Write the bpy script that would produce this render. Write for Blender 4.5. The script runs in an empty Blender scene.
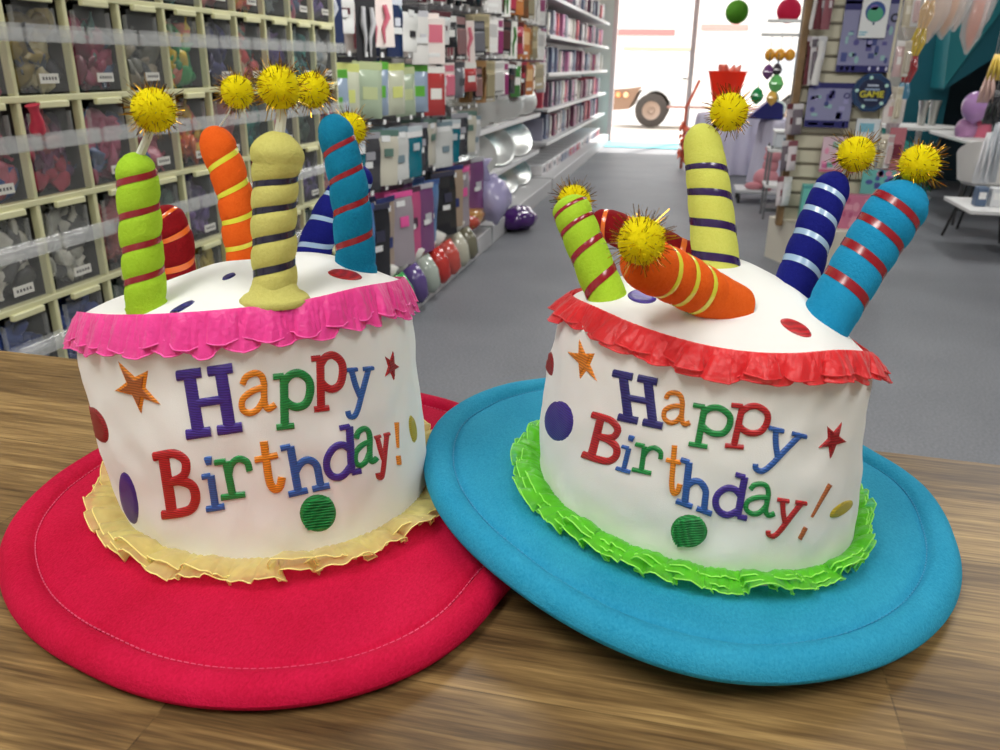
import bpy, math, random
from mathutils import Vector, Matrix, noise
from mathutils.bvhtree import BVHTree
random.seed(7)
PI = math.pi
R_ = math.radians
C = bpy.context.scene.collection
SC = bpy.context.scene

# ------------------------------------------------------------------ camera
FPX = 810.0
CAMLOC = Vector((0, 0, 1.33))
CR = Matrix.Rotation(R_(12.35), 3, 'Z') @ Matrix.Rotation(R_(90 - 21.1), 3, 'X') @ Matrix.Rotation(R_(0.9), 3, 'Z')
cd = bpy.data.cameras.new('camera')
cam = bpy.data.objects.new('camera', cd)
C.objects.link(cam)
cam.matrix_world = Matrix.Translation(CAMLOC) @ CR.to_4x4()
cd.sensor_width = 36
cd.lens = 36 * FPX / 1000
cd.clip_start = 0.02
cd.clip_end = 300
cd.dof.use_dof = True
cd.dof.focus_distance = 0.60
cd.dof.aperture_fstop = 15
SC.camera = cam


def ray(x, y):
    return (CR @ Vector(((x - 500) / FPX, -(y - 375) / FPX, -1))).normalized()


def onY(x, y, Y):
    r = ray(x, y)
    return CAMLOC + r * (Y / r.y)


# ------------------------------------------------------------------ materials
def newmat(name):
    m = bpy.data.materials.new(name)
    m.use_nodes = True
    nt = m.node_tree
    for n in list(nt.nodes):
        nt.nodes.remove(n)
    out = nt.nodes.new('ShaderNodeOutputMaterial')
    return m, nt, out


def lin(c):
    f = lambda v: v / 12.92 if v <= 0.04045 else ((v + 0.055) / 1.055) ** 2.4
    return (f(c[0] / 255), f(c[1] / 255), f(c[2] / 255), 1)


def mat(name, col, rough=0.6, metal=0.0, bump=0.0, bscale=200, var=0.0, vscale=30, sheen=0.0, spec=0.5,
        alpha=1.0, transl=0.0, emis=0.0, trans=0.0, coat=0.0):
    m, nt, out = newmat(name)
    N = nt.nodes.new
    L = nt.links.new
    p = N('ShaderNodeBsdfPrincipled')
    c = lin(col)
    p.inputs['Base Color'].default_value = c
    p.inputs['Roughness'].default_value = rough
    p.inputs['Metallic'].default_value = metal
    p.inputs['Specular IOR Level'].default_value = spec
    p.inputs['Sheen Weight'].default_value = sheen
    p.inputs['Sheen Roughness'].default_value = 0.5
    p.inputs['Coat Weight'].default_value = coat
    p.inputs['Transmission Weight'].default_value = trans
    if sheen:
        p.inputs['Sheen Tint'].default_value = tuple(min(1, v * 1.5 + .1) for v in c[:3]) + (1,)
    tc = N('ShaderNodeTexCoord')
    if var:
        n = N('ShaderNodeTexNoise')
        n.inputs['Scale'].default_value = vscale
        n.inputs['Detail'].default_value = 4
        L(tc.outputs['Object'], n.inputs['Vector'])
        r = N('ShaderNodeMapRange')
        r.inputs['From Min'].default_value = .3
        r.inputs['From Max'].default_value = .7
        r.inputs['To Min'].default_value = 1 - var
        r.inputs['To Max'].default_value = 1 + var
        L(n.outputs['Fac'], r.inputs['Value'])
        h = N('ShaderNodeHueSaturation')
        h.inputs['Color'].default_value = c
        L(r.outputs['Result'], h.inputs['Value'])
        L(h.outputs['Color'], p.inputs['Base Color'])
    if bump:
        n = N('ShaderNodeTexNoise')
        n.inputs['Scale'].default_value = bscale
        n.inputs['Detail'].default_value = 3
        L(tc.outputs['Object'], n.inputs['Vector'])
        b = N('ShaderNodeBump')
        b.inputs['Strength'].default_value = bump
        b.inputs['Distance'].default_value = 0.002
        L(n.outputs['Fac'], b.inputs['Height'])
        L(b.outputs['Normal'], p.inputs['Normal'])
    if emis:
        p.inputs['Emission Color'].default_value = c
        p.inputs['Emission Strength'].default_value = emis
    sh = p.outputs['BSDF']
    if transl:
        t = N('ShaderNodeBsdfTranslucent')
        t.inputs['Color'].default_value = c
        mx = N('ShaderNodeMixShader')
        mx.inputs[0].default_value = transl
        L(sh, mx.inputs[1])
        L(t.outputs[0], mx.inputs[2])
        sh = mx.outputs[0]
    if alpha < 1:
        t = N('ShaderNodeBsdfTransparent')
        mx = N('ShaderNodeMixShader')
        mx.inputs[0].default_value = alpha
        L(t.outputs[0], mx.inputs[1])
        L(sh, mx.inputs[2])
        sh = mx.outputs[0]
    L(sh, out.inputs['Surface'])
    return m


_mc = {}


def cm(col, kind='card'):
    """a shared plain material for a colour"""
    k = (tuple(col), kind)
    if k not in _mc:
        nm = kind + '_%d_%d_%d' % tuple(col)
        if kind == 'card':
            _mc[k] = mat(nm, col, rough=.45)
        elif kind == 'shiny':
            _mc[k] = mat(nm, col, rough=.15, coat=.5)
        elif kind == 'latex':
            _mc[k] = mat(nm, col, rough=.4, var=.25, vscale=25)
        elif kind == 'clear':
            _mc[k] = mat(nm, col, rough=.12, alpha=.45)
        elif kind == 'metal':
            _mc[k] = mat(nm, col, rough=.3, metal=1)
    return _mc[k]


def velvet(name, col, col2, bumps=.6):
    """short pile plush: two tones mottled by combed pile, soft sheen"""
    m, nt, out = newmat(name)
    N = nt.nodes.new
    L = nt.links.new
    p = N('ShaderNodeBsdfPrincipled')
    p.inputs['Roughness'].default_value = .85
    p.inputs['Specular IOR Level'].default_value = .15
    p.inputs['Sheen Weight'].default_value = .35
    p.inputs['Sheen Tint'].default_value = lin(col2)
    tc = N('ShaderNodeTexCoord')
    mp = N('ShaderNodeMapping')
    mp.inputs['Scale'].default_value = (1, .55, 1)
    L(tc.outputs['Object'], mp.inputs['Vector'])
    n1 = N('ShaderNodeTexNoise')
    n1.inputs['Scale'].default_value = 700
    n1.inputs['Detail'].default_value = 5
    n1.inputs['Distortion'].default_value = .6
    n2 = N('ShaderNodeTexNoise')
    n2.inputs['Scale'].default_value = 22
    n2.inputs['Detail'].default_value = 4
    L(mp.outputs[0], n1.inputs['Vector'])
    L(mp.outputs[0], n2.inputs['Vector'])
    a = N('ShaderNodeMath')
    a.operation = 'MULTIPLY_ADD'
    a.inputs[1].default_value = .7
    L(n1.outputs['Fac'], a.inputs[0])
    b = N('ShaderNodeMath')
    b.operation = 'MULTIPLY'
    b.inputs[1].default_value = .5
    L(n2.outputs['Fac'], b.inputs[0])
    L(b.outputs[0], a.inputs[2])
    r = N('ShaderNodeValToRGB')
    r.color_ramp.elements[0].position = .32
    r.color_ramp.elements[0].color = lin(col)
    r.color_ramp.elements[1].position = .92
    r.color_ramp.elements[1].color = lin(col2)
    L(a.outputs[0], r.inputs['Fac'])
    L(r.outputs['Color'], p.inputs['Base Color'])
    bp = N('ShaderNodeBump')
    bp.inputs['Strength'].default_value = bumps
    bp.inputs['Distance'].default_value = .0015
    L(n1.outputs['Fac'], bp.inputs['Height'])
    L(bp.outputs[0], p.inputs['Normal'])
    L(p.outputs[0], out.inputs['Surface'])
    return m


def satin(name, col, rough=.48, ang=0.0):
    """embroidery thread: fine parallel stitches"""
    m, nt, out = newmat(name)
    N = nt.nodes.new
    L = nt.links.new
    p = N('ShaderNodeBsdfPrincipled')
    p.inputs['Roughness'].default_value = rough
    p.inputs['Specular IOR Level'].default_value = .6
    p.inputs['Base Color'].default_value = lin(col)
    tc = N('ShaderNodeTexCoord')
    mp = N('ShaderNodeMapping')
    mp.inputs['Rotation'].default_value = (0, ang, 0)
    w = N('ShaderNodeTexWave')
    w.wave_type = 'BANDS'
    w.bands_direction = 'Z'
    w.inputs['Scale'].default_value = 190
    w.inputs['Distortion'].default_value = 3.0
    L(tc.outputs['Object'], mp.inputs['Vector'])
    L(mp.outputs[0], w.inputs['Vector'])
    r = N('ShaderNodeMapRange')
    r.inputs['To Min'].default_value = .62
    r.inputs['To Max'].default_value = 1.18
    L(w.outputs['Fac'], r.inputs['Value'])
    h = N('ShaderNodeHueSaturation')
    h.inputs['Color'].default_value = lin(col)
    L(r.outputs['Result'], h.inputs['Value'])
    L(h.outputs['Color'], p.inputs['Base Color'])
    bp = N('ShaderNodeBump')
    bp.inputs['Strength'].default_value = .35
    bp.inputs['Distance'].default_value = .0006
    L(w.outputs['Fac'], bp.inputs['Height'])
    L(bp.outputs[0], p.inputs['Normal'])
    L(p.outputs[0], out.inputs['Surface'])
    return m


def organza(name, col, alpha=.7, tl=.45):
    m, nt, out = newmat(name)
    N = nt.nodes.new
    L = nt.links.new
    p = N('ShaderNodeBsdfPrincipled')
    p.inputs['Roughness'].default_value = .35
    p.inputs['Base Color'].default_value = lin(col)
    p.inputs['Sheen Weight'].default_value = .3
    tcb = N('ShaderNodeTexCoord')
    nb = N('ShaderNodeTexNoise')
    nb.inputs['Scale'].default_value = 330
    nb.inputs['Detail'].default_value = 3
    L(tcb.outputs['Object'], nb.inputs['Vector'])
    bb_ = N('ShaderNodeBump')
    bb_.inputs['Strength'].default_value = .55
    bb_.inputs['Distance'].default_value = .0015
    L(nb.outputs['Fac'], bb_.inputs['Height'])
    L(bb_.outputs[0], p.inputs['Normal'])
    t = N('ShaderNodeBsdfTranslucent')
    t.inputs['Color'].default_value = lin(col)
    mx = N('ShaderNodeMixShader')
    mx.inputs[0].default_value = tl
    L(p.outputs[0], mx.inputs[1])
    L(t.outputs[0], mx.inputs[2])
    tr = N('ShaderNodeBsdfTransparent')
    m2 = N('ShaderNodeMixShader')
    tc = N('ShaderNodeTexCoord')
    n = N('ShaderNodeTexNoise')
    n.inputs['Scale'].default_value = 60
    L(tc.outputs['Object'], n.inputs['Vector'])
    r = N('ShaderNodeMapRange')
    r.inputs['From Min'].default_value = .3
    r.inputs['From Max'].default_value = .7
    r.inputs['To Min'].default_value = max(0, alpha - .12)
    r.inputs['To Max'].default_value = min(1, alpha + .12)
    L(n.outputs['Fac'], r.inputs['Value'])
    L(r.outputs[0], m2.inputs[0])
    L(tr.outputs[0], m2.inputs[1])
    L(mx.outputs[0], m2.inputs[2])
    L(m2.outputs[0], out.inputs['Surface'])
    return m


def wood_mat():
    m, nt, out = newmat('acacia_boards')
    N = nt.nodes.new
    L = nt.links.new
    p = N('ShaderNodeBsdfPrincipled')
    p.inputs['Roughness'].default_value = .42
    p.inputs['Specular IOR Level'].default_value = .35
    tc = N('ShaderNodeTexCoord')
    br = N('ShaderNodeTexBrick')
    br.offset = .37
    br.inputs['Color1'].default_value = (.0, .0, .0, 1)
    br.inputs['Color2'].default_value = (1, 1, 1, 1)
    br.inputs['Mortar'].default_value = (.4, .4, .4, 1)
    br.inputs['Scale'].default_value = 1
    br.inputs['Mortar Size'].default_value = .0006
    br.inputs['Brick Width'].default_value = .62
    br.inputs['Row Height'].default_value = .105
    br.inputs['Bias'].default_value = 0
    L(tc.outputs['Object'], br.inputs['Vector'])
    # grain, long along x
    mp = N('ShaderNodeMapping')
    mp.inputs['Scale'].default_value = (2.6, 52, 1)
    L(tc.outputs['Object'], mp.inputs['Vector'])
    # shift per plank
    sep = N('ShaderNodeVectorMath')
    sep.operation = 'MULTIPLY_ADD'
    sep.inputs[1].default_value = (13, 7, 5)
    L(br.outputs['Color'], sep.inputs[0])
    L(mp.outputs[0], sep.inputs[2])
    n1 = N('ShaderNodeTexNoise')
    n1.inputs['Scale'].default_value = 1.3
    n1.inputs['Detail'].default_value = 7
    n1.inputs['Roughness'].default_value = .62
    n1.inputs['Distortion'].default_value = .8
    L(sep.outputs[0], n1.inputs['Vector'])
    mp2 = N('ShaderNodeMapping')
    mp2.inputs['Scale'].default_value = (16, 330, 1)
    L(tc.outputs['Object'], mp2.inputs['Vector'])
    n2 = N('ShaderNodeTexNoise')
    n2.inputs['Scale'].default_value = 1.6
    n2.inputs['Detail'].default_value = 3
    L(mp2.outputs[0], n2.inputs['Vector'])
    # broad light and dark boards
    mp3 = N('ShaderNodeMapping')
    mp3.inputs['Scale'].default_value = (1.2, 7, 1)
    L(tc.outputs['Object'], mp3.inputs['Vector'])
    n3 = N('ShaderNodeTexNoise')
    n3.inputs['Scale'].default_value = 1.3
    n3.inputs['Detail'].default_value = 2
    L(mp3.outputs[0], n3.inputs['Vector'])

    def madd(a, k, b):
        q = N('ShaderNodeMath')
        q.operation = 'MULTIPLY_ADD'
        L(a, q.inputs[0])
        q.inputs[1].default_value = k
        if b is None:
            q.inputs[2].default_value = 0
        else:
            L(b, q.inputs[2])
        return q.outputs[0]
    s = madd(n1.outputs['Fac'], .56, None)
    s = madd(n2.outputs['Fac'], .30, s)
    s = madd(br.outputs['Color'], .13, s)
    s = madd(n3.outputs['Fac'], .3, s)
    # knots
    vo = N('ShaderNodeTexVoronoi')
    mpk = N('ShaderNodeMapping')
    mpk.inputs['Scale'].default_value = (1.9, 4.2, 1)
    mpk.inputs['Location'].default_value = (.33, .12, 0)
    L(tc.outputs['Object'], mpk.inputs['Vector'])
    L(mpk.outputs[0], vo.inputs['Vector'])
    vo.inputs['Scale'].default_value = 1.0
    kr = N('ShaderNodeMapRange')
    kr.inputs['From Min'].default_value = .03
    kr.inputs['From Max'].default_value = .13
    kr.inputs['To Min'].default_value = -.35
    kr.inputs['To Max'].default_value = 0
    L(vo.outputs['Distance'], kr.inputs['Value'])
    ad = N('ShaderNodeMath')
    ad.operation = 'ADD'
    L(s, ad.inputs[0])
    L(kr.outputs[0], ad.inputs[1])
    r = N('ShaderNodeValToRGB')
    el = r.color_ramp.elements
    el[0].position = .40
    el[0].color = lin((58, 42, 24))
    el[1].position = .86
    el[1].color = lin((206, 172, 112))
    e = el.new(.52)
    e.color = lin((96, 73, 44))
    e = el.new(.63)
    e.color = lin((130, 103, 64))
    e = el.new(.73)
    e.color = lin((164, 134, 86))
    L(ad.outputs[0], r.inputs['Fac'])
    sm = N('ShaderNodeMapRange')
    sm.inputs['To Min'].default_value = 1
    sm.inputs['To Max'].default_value = .65
    L(br.outputs['Fac'], sm.inputs['Value'])
    h = N('ShaderNodeHueSaturation')
    L(sm.outputs[0], h.inputs['Value'])
    L(r.outputs[0], h.inputs['Color'])
    L(h.outputs[0], p.inputs['Base Color'])
    bp = N('ShaderNodeBump')
    bp.inputs['Strength'].default_value = .15
    bp.inputs['Distance'].default_value = .001
    L(s, bp.inputs['Height'])
    L(bp.outputs[0], p.inputs['Normal'])
    L(p.outputs[0], out.inputs['Surface'])
    return m


# ------------------------------------------------------------------ mesh builder
class MB:
    def __init__(s):
        s.v = []
        s.f = []
        s.mi = []
        s.mats = []

    def m(s, material):
        if material not in s.mats:
            s.mats.append(material)
        return s.mats.index(material)

    def add(s, vs, fs, material):
        o = len(s.v)
        k = s.m(material)
        s.v += [Vector(p) for p in vs]
        for f in fs:
            s.f.append([i + o for i in f])
            s.mi.append(k)

    def box(s, c, size, material, rot=None, ch=0.0):
        """box with optional chamfer"""
        hx, hy, hz = [q / 2 for q in size]
        ch = min(ch, hx * .9, hy * .9, hz * .9)
        M = rot or Matrix.Identity(3)
        c = Vector(c)
        if ch <= 0:
            vs = [(x * hx, y * hy, z * hz) for x in (-1, 1) for y in (-1, 1) for z in (-1, 1)]
            fs = [(0, 1, 3, 2), (4, 6, 7, 5), (0, 4, 5, 1), (2, 3, 7, 6), (0, 2, 6, 4), (1, 5, 7, 3)]
        else:
            vs = []
            idx = {}
            for x in (-1, 1):
                for y in (-1, 1):
                    for z in (-1, 1):
                        for ax in range(3):
                            p = [x * (hx - ch), y * (hy - ch), z * (hz - ch)]
                            p[ax] = (x, y, z)[ax] * (hx, hy, hz)[ax]
                            idx[(x, y, z, ax)] = len(vs)
                            vs.append(p)
            fs = []
            for ax in range(3):
                o = [q for q in range(3) if q != ax]
                for sg in (-1, 1):
                    loop = []
                    for a, b in ((-1, -1), (1, -1), (1, 1), (-1, 1)):
                        k = [0, 0, 0]
                        k[ax] = sg
                        k[o[0]] = a
                        k[o[1]] = b
                        loop.append(idx[(k[0], k[1], k[2], ax)])
                    fs.append(loop)
                # edges parallel to ax
                for a in (-1, 1):
                    for b in (-1, 1):
                        k1 = [0, 0, 0]
                        k2 = [0, 0, 0]
                        k1[ax] = -1
                        k2[ax] = 1
                        k1[o[0]] = k2[o[0]] = a
                        k1[o[1]] = k2[o[1]] = b
                        fs.append([idx[(*k1, o[0])], idx[(*k2, o[0])], idx[(*k2, o[1])], idx[(*k1, o[1])]])
            for x in (-1, 1):
                for y in (-1, 1):
                    for z in (-1, 1):
                        fs.append([idx[(x, y, z, 0)], idx[(x, y, z, 1)], idx[(x, y, z, 2)]])
        s.add([c + M @ Vector(p) for p in vs], fs, material)

    def tube(s, path, rad, material, n=8, cap=True):
        path = [Vector(p) for p in path]
        if not hasattr(rad, '__len__'):
            rad = [rad] * len(path)
        vs = []
        up = None
        for i, p in enumerate(path):
            t = (path[min(i + 1, len(path) - 1)] - path[max(i - 1, 0)]).normalized()
            if up is None:
                up = t.orthogonal().normalized()
            else:
                up = (up - t * up.dot(t))
                up = up.normalized() if up.length > 1e-6 else t.orthogonal().normalized()
            b = t.cross(up)
            for k in range(n):
                a = 2 * PI * k / n
                vs.append(p + (up * math.cos(a) + b * math.sin(a)) * rad[i])
        fs = []
        for i in range(len(path) - 1):
            for k in range(n):
                k2 = (k + 1) % n
                fs.append((i * n + k, i * n + k2, (i + 1) * n + k2, (i + 1) * n + k))
        if cap:
            fs.append(tuple(range(n))[::-1])
            fs.append(tuple((len(path) - 1) * n + k for k in range(n)))
        s.add(vs, fs, material)

    def lathe(s, c, prof, material, n=24, sx=1, sy=1, M=None, caps=True):
        c = Vector(c)
        vs = []
        for r, z in prof:
            for k in range(n):
                a = 2 * PI * k / n
                q = Vector((r * math.cos(a) * sx, r * math.sin(a) * sy, z))
                vs.append(c + (M @ q if M else q))
        fs = []
        for i in range(len(prof) - 1):
            for k in range(n):
                k2 = (k + 1) % n
                fs.append((i * n + k, i * n + k2, (i + 1) * n + k2, (i + 1) * n + k))
        if caps:
            fs.append(tuple(range(n))[::-1])
            fs.append(tuple((len(prof) - 1) * n + k for k in range(n)))
        else:
            m_ = (len(prof) - 1) * n
            fs += [(m_ + k, m_ + (k + 1) % n, (k + 1) % n, k) for k in range(n)]
        s.add(vs, fs, material)

    def ball(s, c, r, material, n=14, M=None, jitter=0):
        r = (r, r, r) if not hasattr(r, '__len__') else r
        c = Vector(c)
        vs = []
        h = n // 2
        sd = random.random() * 50
        for i in range(h + 1):
            th = PI * i / h
            for k in range(n):
                a = 2 * PI * k / n
                d = Vector((math.sin(th) * math.cos(a), math.sin(th) * math.sin(a), math.cos(th)))
                j = 1 + jitter * noise.noise(d * 2 + Vector((sd, 0, 0))) if jitter else 1
                q = Vector((d.x * r[0], d.y * r[1], d.z * r[2])) * j
                vs.append(c + (M @ q if M else q))
        fs = []
        for i in range(h):
            for k in range(n):
                k2 = (k + 1) % n
                fs.append((i * n + k, (i + 1) * n + k, (i + 1) * n + k2, i * n + k2))
        s.add(vs, fs, material)

    def prism(s, poly, axis, a, b, material):
        """extrude a 2-D outline; axis = 0/1/2 is the extrusion axis"""
        def P(u, v, w):
            return ((w, u, v), (u, w, v), (u, v, w))[axis]
        n = len(poly)
        vs = [P(u, v, a) for u, v in poly] + [P(u, v, b) for u, v in poly]
        fs = [tuple(range(n))[::-1], tuple(range(n, 2 * n))]
        fs += [(i, (i + 1) % n, n + (i + 1) % n, n + i) for i in range(n)]
        s.add(vs, fs, material)

    def grid(s, fn, nu, nv, material, closeu=False):
        vs = [fn(i / nu, j / nv) for i in range(nu if closeu else nu + 1) for j in range(nv + 1)]
        w = nv + 1
        fs = []
        for i in range(nu):
            i2 = (i + 1) % nu if closeu else i + 1
            for j in range(nv):
                fs.append((i * w + j, i2 * w + j, i2 * w + j + 1, i * w + j + 1))
        s.add(vs, fs, material)

    def build(s, name, parent=None, origin=None, smooth=True, angle=40):
        me = bpy.data.meshes.new(name)
        if parent is not None:
            off = WL(parent)
        elif origin is not None:
            off = Vector(origin)
        else:
            xs = [p.x for p in s.v]
            ys = [p.y for p in s.v]
            zs = [p.z for p in s.v]
            off = Vector(((min(xs) + max(xs)) / 2, (min(ys) + max(ys)) / 2, min(zs)))
        me.from_pydata([p - off for p in s.v], [], s.f)
        for m_ in s.mats:
            me.materials.append(m_)
        me.polygons.foreach_set('material_index', s.mi)
        me.update()
        if smooth:
            me.shade_smooth()
            try:
                me.set_sharp_from_angle(angle=R_(angle))
            except Exception:
                pass
        o = bpy.data.objects.new(name, me)
        C.objects.link(o)
        if parent is not None:
            o.parent = parent
        else:
            o.location = off
        return o


def WL(o):
    p = Vector((0, 0, 0))
    while o is not None:
        p = p + o.location
        o = o.parent
    return p


def tag(o, label=None, cat=None, group=None, kind=None):
    if label:
        o['label'] = label
    if cat:
        o['category'] = cat
    if group:
        o['group'] = group
    if kind:
        o['kind'] = kind
    return o


def thing(name, label, cat, loc, group=None):
    o = bpy.data.objects.new(name, None)
    C.objects.link(o)
    o.location = loc
    o.empty_display_size = .05
    return tag(o, label, cat, group)


def part_label(o, s):
    o['label'] = s
    return o


def struct(name, mb, **k):
    return tag(mb.build(name, **k), kind='structure')

# ================================================================== HATS
ORD = ['first', 'second', 'third', 'fourth', 'fifth', 'sixth', 'seventh', 'eighth', 'ninth', 'tenth', 'eleventh',
       'twelfth', 'thirteenth', 'fourteenth', 'fifteenth', 'sixteenth', 'seventeenth', 'eighteenth', 'nineteenth',
       'twentieth']
WHITE = mat('white_plush', (240, 240, 236), rough=.9, bump=.12, bscale=1400, sheen=.25, spec=.1, var=.015, vscale=14)
TH = {k: satin('thread_' + k, c) for k, c in dict(
    purple=(62, 36, 140), navy=(34, 30, 110), orange=(236, 140, 24), green=(18, 138, 62), red=(186, 26, 32),
    blue=(44, 92, 170), gold=(214, 124, 22), yellow=(190, 170, 40), rust=(170, 92, 40), wine=(150, 16, 28)).items()}
TINSEL = mat('gold_tinsel', (196, 150, 40), rough=.22, metal=1)
TINSELD = mat('bronze_tinsel', (96, 66, 16), rough=.3, metal=.8)
POM = mat('yellow_fluff', (246, 228, 18), rough=.9, bump=.4, bscale=900, sheen=.3, spec=.1, transl=.15)
STEM = mat('white_cord', (222, 224, 212), rough=.6)


def periodic(pts):
    """pts: list of (deg, value) -> smooth periodic interpolation"""
    pts = sorted((a % 360, v) for a, v in pts)
    n = len(pts)

    def f(th):
        a = math.degrees(th) % 360
        for i in range(n):
            a0, v0 = pts[i]
            a1, v1 = pts[(i + 1) % n]
            if i == n - 1:
                a1 += 360
                if a < a0:
                    a += 360
            if a0 <= a <= a1:
                t = (a - a0) / (a1 - a0)
                vm = pts[i - 1][1]
                am = pts[i - 1][0] - (360 if i == 0 else 0)
                v2 = pts[(i + 2) % n][1]
                a2 = pts[(i + 2) % n][0] + (360 if i + 2 >= n else 0)
                m0 = (v1 - vm) / (a1 - am) * (a1 - a0)
                m1 = (v2 - v0) / (a2 - a0) * (a1 - a0)
                return ((2 * t ** 3 - 3 * t * t + 1) * v0 + (t ** 3 - 2 * t * t + t) * m0 +
                        (-2 * t ** 3 + 3 * t * t) * v1 + (t ** 3 - t * t) * m1)
        return pts[0][1]
    tab = [f(2 * PI * k / 360) for k in range(360)]
    for _ in range(3):
        tab = [sum(tab[(k + d) % 360] for d in range(-4, 5)) / 9 for k in range(360)]

    def g(th):
        a = (math.degrees(th)) % 360
        k = int(a)
        t = a - k
        return tab[k % 360] * (1 - t) + tab[(k + 1) % 360] * t
    return g


class Hat:
    pass


def fbm(p, s):
    return noise.noise(p * s) + .5 * noise.noise(p * s * 2.1)


def make_hat(H):
    """H: cx, cy (crown centre), bx, by (brim centre), plane(x,y)->z top of brim, outline radius fn, ring fns"""
    root = thing(H.name, H.label, 'party hat', (H.bx, H.by, 1.0))
    # ---------------- brim
    T = .013
    seam = .023

    def brim_pt(th, rho, side):
        ro = H.out(th)
        r = rho * ro
        x = H.bx + r * math.cos(th)
        y = H.by + r * math.sin(th)
        z = H.plane(x, y)
        e = ro - r                      # distance from the edge
        if side > 0:
            pad = 0
            if e < seam:
                q = e / seam            # padded rim between stitch line and edge
                pad = .0046 * math.sin(PI * min(1, q)) ** .8
                if e < .009:
                    k = 1 - e / .009
                    pad -= (T * .5) * (1 - math.sqrt(max(0, 1 - k * k)))
            else:
                pad = .0012 * (1 - math.exp(-(e - seam) / .004))
            pad -= .0022 * math.exp(-((e - seam) / .0026) ** 2)
            z += pad
            z += .0012 * fbm(Vector((x, y, 0)), 14)
        else:
            z -= T
            if e < .009:
                k = 1 - e / .009
                z += (T * .5) * (1 - math.sqrt(max(0, 1 - k * k)))
        return Vector((x, y, z))
    rs = [0.25, .35, .45, .55, .65, .72, .78, .82, .84, .855, .865, .873, .880, .886, .892, .898, .905, .913, .925, .94, .955, .965, .975, .983, .99, .996, 1.0]
    NU = 220
    mb = MB()
    ring = []
    for th in [2 * PI * i / NU for i in range(NU)]:
        ring.append([brim_pt(th, r, 1) for r in rs] + [brim_pt(th, r, -1) for r in rs[::-1]])
    W = len(ring[0])
    vs = [p for row in ring for p in row]
    fs = [(i * W + j, i * W + (j + 1) % W, ((i + 1) % NU) * W + (j + 1) % W, ((i + 1) % NU) * W + j)
          for i in range(NU) for j in range(W)]
    mb.add(vs, [f[::-1] for f in fs], H.brim_mat)
    brim = mb.build('brim', root, angle=80)
    # stitch line: short dashes
    mb = MB()
    n = 300
    for i in range(n):
        th = 2 * PI * i / n
        if H.stitch(th) == 0:
            continue
        pts = []
        for q in (0, .33, .66):
            t2 = th + 2 * PI / n * q
            ro = H.out(t2)
            p = brim_pt(t2, (ro - seam) / ro, 1)
            pts.append(p + Vector((0, 0, .0011)))
        mb.tube(pts, .00045, H.stitch_mat, 4)
    part_label(mb.build('stitching', brim), H.stitch_label)
    # ---------------- crown wall
    c = Vector((H.cx, H.cy, 0))

    def S(th, t):
        """crown surface, t 0 at brim, 1 at top seam"""
        xb = H.cx + H.rb(th) * math.cos(th)
        yb = H.cy + H.rb(th) * math.sin(th)
        B = Vector((xb, yb, H.plane(xb, yb) - .003))
        Tt = Vector((H.tx + H.rt(th) * math.cos(th), H.ty + H.rt(th) * math.sin(th), H.zt(th)))
        P = B.lerp(Tt, t)
        nrm = Vector((math.cos(th), math.sin(th), 0))
        bul = H.bulge(th) * math.sin(PI * t) + .0035 * math.sin(PI * min(1, t / .12) / 2) * 0
        top = 0
        if t > .93:
            top = -.006 * ((t - .93) / .07) ** 2
        w = .0030 * fbm(Vector((math.cos(th) * 2.2, math.sin(th) * 2.2, t * 2.2 + H.seed)), 1.5)
        w += .0006 * fbm(Vector((math.cos(th) * 6, math.sin(th) * 6, t * 5 + H.seed)), 1.6)
        w *= math.sin(PI * min(1, max(0, t))) ** .5 if 0 < t < 1 else 0
        return P + nrm * (bul + top + w)
    mb = MB()
    mb.grid(lambda u, v: S(2 * PI * u, v), 200, 44, WHITE, closeu=True)
    crown = mb.build('crown', root, angle=80)
    crown_bvh = BVHTree.FromPolygons(mb.v, mb.f)
    # ---------------- domed top
    apex = Vector(H.apex)

    def Dm(th, q):
        """q 0 at seam, 1 at apex"""
        E_ = S(th, 1)
        r = 1 - q
        P = apex.lerp(E_, r)
        zed = E_.z
        P.z = zed + (apex.z - zed) * (1 - r ** H.dpow)
        P.z += .004 * fbm(Vector((P.x, P.y, H.seed)), 16) * math.sin(PI * q) ** .6
        return P
    mt = MB()
    mt.grid(lambda u, v: Dm(2 * PI * u, v), 160, 30, WHITE, closeu=True)
    top = mt.build('top_cover', root, angle=80)
    top_bvh = BVHTree.FromPolygons(mt.v, mt.f)

    def hit(bvh, x, y):
        loc, nr, _, _ = bvh.ray_cast(CAMLOC, ray(x, y))
        if loc is None:
            loc, nr, _, _ = bvh.find_nearest(CAMLOC + ray(x, y) * .62)
        if nr.dot(ray(x, y)) > 0:
            nr = -nr
        return loc, nr

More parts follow.
